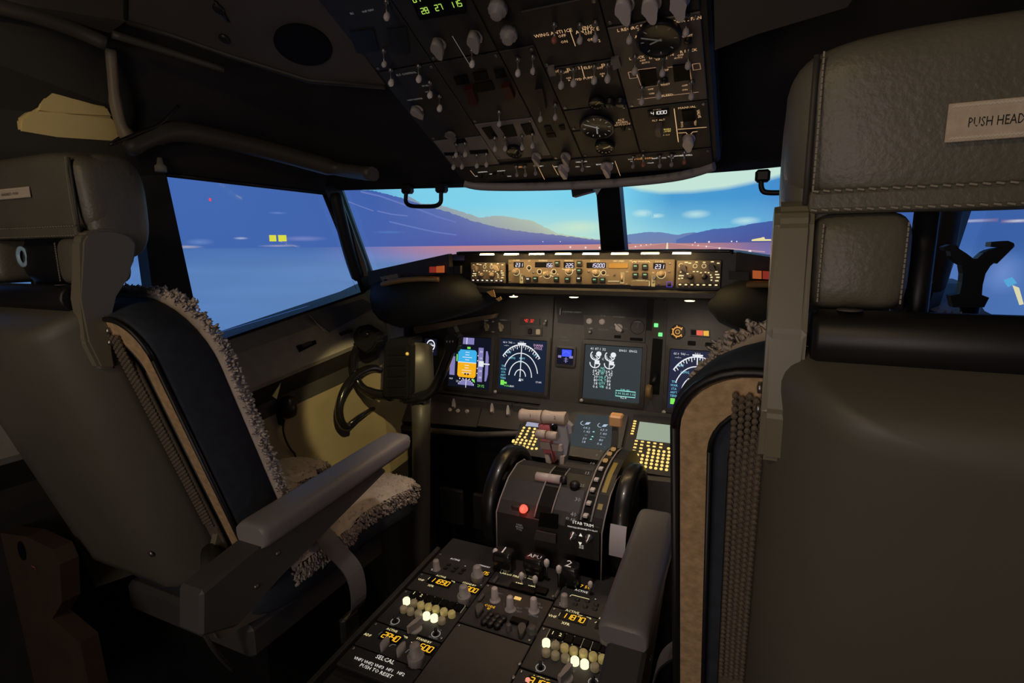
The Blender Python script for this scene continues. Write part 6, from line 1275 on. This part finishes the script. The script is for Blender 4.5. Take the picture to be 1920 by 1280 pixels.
    for k, (t_, w_, hh_) in enumerate(((0, .75, .6), (.03, .96, .9), (.08, 1, 1), (.9, 1.04, 1), (.97, 1.04, 1), (1, .96, .86))):
        p = f0.lerp(f1, t_); rr_.append([p + V(1, 0, 0)*x*w_ + up*(y*hh_) for x, y in rrect(.062, .040, .014, 4)])
    rings(bm, rr_); ar = mesh('armrest', bm, M_arm, o)
    bm = nb(); e0 = f0.lerp(f1, .25); slab(bm, [V(f0.x+.022, e0.y, e0.z)-up*.018, V(f0.x+.022, f1.y, f1.z)-up*.012, V(f0.x+.022, piv.y-.012, piv.z+.035), V(f0.x+.022, piv.y-.02, piv.z-.03), V(f0.x+.022, piv.y+.04, piv.z-.055), V(f0.x+.022, f1.y+.03, f1.z-.078), V(f0.x+.022, e0.y+.02, e0.z-.035)], V(-.050, 0, 0))
    bmesh.ops.bevel(bm, geom=list(bm.edges), offset=.005, segments=1, affect='EDGES'); ab = mesh('arm_base', bm, M_armb, ar)
    for t_ in (.0, .5): bm = nb(); p = f1.lerp(piv, t_); lathe(bm, [(.004, 0), (.004, .002), (.0005, .003)], 8, Matrix.Translation(V(f0.x+.022, p.y+.03, p.z-.04)) @ Matrix.Rotation(math.pi/2, 4, 'Y')); mesh('bolt', bm, M_steel, ab)
    bm = nb(); tube(bm, [V(piv.x, piv.y+.02, piv.z), V(CX-sg*.18, -.83, .68)], .016, 10); mesh('arm_pivot', bm, M_armb, o)
    return o
seat(-1, 'left', 'left pilot seat with dark blue cover, fleece edge and raised grey armrest')
seat(1, 'right', 'right pilot seat seen from behind with the label PUSH HEADREST')

# ================================================================ left control wheel and column
o = thing('control_yoke', 'black two-horned control yoke on its column before the left seat', 'yoke', (-.49, -.08, 0))
YY = -.10
def pxy(L, y): return [aY(u, v, y) for u, v in L]
bm = nb(); slab(bm, pxy([(724, 637), (766, 634), (770, 646), (769, 742), (764, 751), (720, 747), (715, 736), (719, 650)], YY-.03), V(0, .07, 0)); bmesh.ops.bevel(bm, geom=list(bm.edges), offset=.006, segments=2, affect='EDGES'); hub = mesh('hub', bm, M_black, o)
for k, v in enumerate((652, 672, 692, 712, 730)): bm = nb(); slab(bm, pxy([(727, v), (760, v-1), (760, v+13), (727, v+14)], YY-.034), V(0, .006, 0)); mesh('checklist_slider', bm, M_gloss, hub)
bm = nb(); lathe(bm, [(.0052, 0), (.0045, .004), (.0005, .005)], 10, Frame(aY(764, 663, YY-.032), (1, 0, 0), (0, 0, 1)).M()); mesh('yellow_button', bm, mat('yellow_dot', (.85, .60, .15), .4, emit=(1, .6, .1), es=.25, sample=False), hub)
sec = []
for k, t in enumerate(frange(0, 1, 10)):
    a = aY(774+36*math.sin(t*1.35), 642+8*t*t, YY-.01+.04*t); b = aY(772+42*math.sin(t*1.35), 746-4*t*t, YY-.01+.04*t); sec.append([a, b, b+V(0, .006, 0), a+V(0, .006, 0)])
bm = nb(); rings(bm, sec); mesh('chart_holder', bm, mat('holder_grey', (.10, .098, .090), .4), hub)
bm = nb(); tube(bm, smooth_path(pxy([(735, 742), (700, 738), (674, 722), (663, 692), (664, 664), (672, 645)], YY), 4), [.017]*6+[.0145]*12+[.016]*3, 12); mesh('left_horn', bm, M_gloss, o)
bm = nb(); slab(bm, pxy([(664, 648), (660, 630), (668, 613), (680, 610), (690, 618), (704, 626), (706, 640), (698, 655), (684, 664)], YY-.018), V(0, .04, 0)); bmesh.ops.bevel(bm, geom=list(bm.edges), offset=.005, segments=2, affect='EDGES'); g = mesh('left_grip', bm, M_black, o)
for u, v in ((690, 626), (676, 618)): bm = nb(); lathe(bm, [(.007, 0), (.007, .008), (.004, .010), (.0005, .010)], 10, Frame(aY(u, v, YY-.018), (1, 0, 0), (0, 0, 1)).M()); mesh('trim_switch', bm, M_gloss, g)
bm = nb(); tube(bm, smooth_path(pxy([(755, 748), (790, 744), (812, 730), (826, 704), (837, 676), (846, 652)], YY), 4), [.017]*6+[.0145]*12+[.015]*3, 12); mesh('right_horn', bm, M_gloss, o)
bm = nb(); slab(bm, pxy([(834, 660), (831, 636), (838, 626), (852, 624), (859, 632), (857, 652), (850, 664)], YY-.016), V(0, .035, 0)); bmesh.ops.bevel(bm, geom=list(bm.edges), offset=.004, segments=2, affect='EDGES'); g = mesh('right_grip', bm, M_gloss, o)
for u in (838, 843.5, 849): bm = nb(); box(bm, (0, 0, 0), (.004, .002, .006), .0005, Matrix.Translation(aY(u, 640, YY-.0165))); mesh('grip_mark', bm, M_knob, g)
bm = nb(); slab(bm, pxy([(838, 624), (840, 614), (850, 612), (855, 623)], YY-.01), V(0, .02, 0)); mesh('push_to_talk', bm, M_black, g)
bm = nb(); tube(bm, [aY(789, 745, YY+.03), aY(790, 800, YY+.025), aY(790, 1030, YY+.02), V(-.50, -.08, 0)], [.030, .028, .028, .030], 14); mesh('column', bm, mat('column_grey', (.060, .055, .05), .45), o)
bm = nb(); tube(bm, [aY(776, 744, YY+.03), aY(800, 744, YY+.03)], .03, 12); mesh('column_head', bm, M_black, o)
# nose wheel tiller on the left wall
TX = -.70
o = thing('steering_tiller', 'black half-round steering tiller on the beige left wall', 'tiller', aX(690, 760, -.79))
bm = nb(); tube(bm, smooth_path([aX(u, v, TX) for u, v in ((712, 694), (700, 690), (682, 694), (662, 708), (646, 730), (637, 758), (637, 782), (645, 798), (653, 799))], 4), .0125, 10); mesh('rim', bm, M_gloss, o)
for L in ([(653, 797), (672, 782), (700, 765)], [(712, 694), (708, 720), (704, 752)]): bm = nb(); tube(bm, [aX(u, v, TX-.005) for u, v in L], .008, 8); mesh('spoke', bm, M_gloss, o)
bm = nb(); slab(bm, [aX(u, v, TX-.015) for u, v in ((690, 744), (714, 740), (716, 752), (710, 768), (698, 778), (684, 782), (686, 764))], V(-.03, 0, 0)); mesh('hub', bm, M_black, o)
bm = nb(); tube(bm, smooth_path([aX(u, v, TX-.012) for u, v in ((715, 744), (713, 762), (702, 777), (684, 785))], 4), .0015, 6); mesh('hub_edge', bm, M_knobp, o)
bm = nb(); lathe(bm, [(.03, 0), (.022, .03), (.022, .06)], 14, Matrix.Translation(aX(700, 765, TX-.075)) @ Matrix.Rotation(math.pi/2, 4, 'Y')); mesh('pedestal', bm, M_dkpanel, o)
# hand microphone with its cord, paper tab, latches on the sill
MX = -.80
o = thing('hand_microphone', 'black hand microphone hanging on the left wall with a curly cord', 'microphone', aX(540, 765, MX))
bm = nb(); pillow(bm, Frame(aX(541, 763, MX+.02), (0, 1, 0), (0, 0, 1)).M(), .045, .065, .04, e=3); mesh('body', bm, M_black, o)
bm = nb(); slab(bm, [aX(u, v, MX) for u, v in ((520, 772), (534, 766), (534, 800), (524, 796))], V(-.02, 0, 0)); mesh('clip', bm, M_black, o)
bm = nb(); tube(bm, smooth_path([aX(u, v, MX+.015) for u, v in ((533, 786), (531, 805), (536, 825), (545, 842), (553, 852), (560, 880))], 5), .003, 6); mesh('cord', bm, M_black, o)
bm = nb(); slab(bm, [aX(u, v, -.785) for u, v in ((527, 717), (511, 742), (519, 748))], V(-.003, 0, 0)); tag(mesh('paper_tab', bm, mat('yellow_paper', (.62, .58, .30), .8)), 'small pale yellow paper tab stuck on the left wall', 'paper')
for k, (L, lab) in enumerate(([[(556, 648), (592, 637), (594, 644), (562, 660)], 'longer black latch slot on the left window sill'], [[(636, 624), (660, 617), (661, 622), (640, 629)], 'short black latch slot by the left windscreen post'])):
    o = thing('sill_latch', lab, 'latch', TF.p(*TF.px(*L[0]))); mesh('slot', platepx(TF, L, .004), M_hole, o)
    bm = nb(); a, b = TF.px((L[0][0]+L[1][0])/2, (L[0][1]+L[2][1])/2); box(bm, (a, b, .005), (.03, .010, .006), .002, TF.M()); mesh('tongue', bm, M_trimd, o)
# clear reflector plate at the forward sill corner
# tablet clamp at the right side window
o = thing('tablet_clamp', 'black Y-shaped tablet clamp against the right side window', 'clamp', aY(1818, 575, -.45)); q8 = lambda L: [(1500+x*.2657, 380+y*.2657) for x, y in L]
for nm, L, y in (('stem', [(1110, 425), (1140, 440), (1150, 500), (1145, 560), (1128, 645), (1284, 652), (1290, 580), (1310, 500), (1345, 445), (1300, 350), (1250, 395), (1225, 395), (1180, 360)], -.45), ('left_arm', [(1060, 340), (1065, 375), (1110, 425), (1185, 420), (1180, 360), (1120, 322)], -.452), ('left_finger', [(1010, 312), (1020, 337), (1062, 342), (1125, 325), (1108, 300), (1060, 295)], -.46), ('right_arm', [(1300, 350), (1345, 445), (1370, 425), (1392, 430), (1515, 308), (1440, 312), (1380, 322), (1330, 335)], -.452), ('right_finger', [(1345, 310), (1440, 316), (1515, 306), (1510, 285), (1470, 268), (1350, 277)], -.46), ('base', [(1060, 655), (1080, 738), (1300, 738), (1336, 670), (1284, 650), (1128, 643)], -.455)):
    bm = nb(); slab(bm, pxy(q8(L), y), V(0, .02, 0)); mesh(nm, bm, M_black, o)
bm = nb(); p = aY(1818, 575, -.44); tube(bm, [p, p+V(0, .0, -.12), V(.84, -.44, .90)], .012, 8); mesh('rod', bm, M_black, o)
# brown side cabinet behind the left seat
o = thing('side_cabinet', 'brown cabinet panel with a round hole low at the left edge', 'cabinet', aY(60, 1250, -.93))
bm = nb(); slab(bm, pxy([(-60, 990), (50, 1006), (100, 1030), (112, 1058), (116, 1130), (98, 1160), (150, 1205), (170, 1300), (-60, 1400)], -.93), V(0, .03, 0)); mesh('panel', bm, mat('brown_panel', (.060, .036, .022), .6, noise=.15, scale=20), o)
bm = nb(); prism(bm, [(.012*math.cos(t), .019*math.sin(t)) for t in [2*math.pi*k/20 for k in range(20)]], 0, .002, Frame(aY(42, 1032, -.9305), (1, 0, 0), (0, 0, 1)).M()); mesh('hole', bm, M_hole, o)
bm = nb(); stroke(bm, [(-.006, 0), (.006, 0), (.006, -.006)], .002, Frame(aY(62, 1062, -.931), (1, 0, 0), (0, 0, 1)).M()); mesh('red_mark', bm, mat('red_print', (.45, .12, .08), .6), o, norm=False)
# rudder pedals
for x in (-.56, -.42):
    o = thing('rudder_pedal', 'dark rudder pedal in the left footwell, %s one' % ('outer' if x < -.5 else 'inner'), 'pedal', (x, .20, .20), 'rudder pedals')
    bm = nb(); box(bm, (x, .20, .26), (.10, .02, .14), .006, None); mesh('footplate', bm, M_trimd, o)
    bm = nb(); tube(bm, [V(x, .21, .26), V(x, .26, .12), V(x, .30, .02)], .014, 8); mesh('arm', bm, M_black, o)
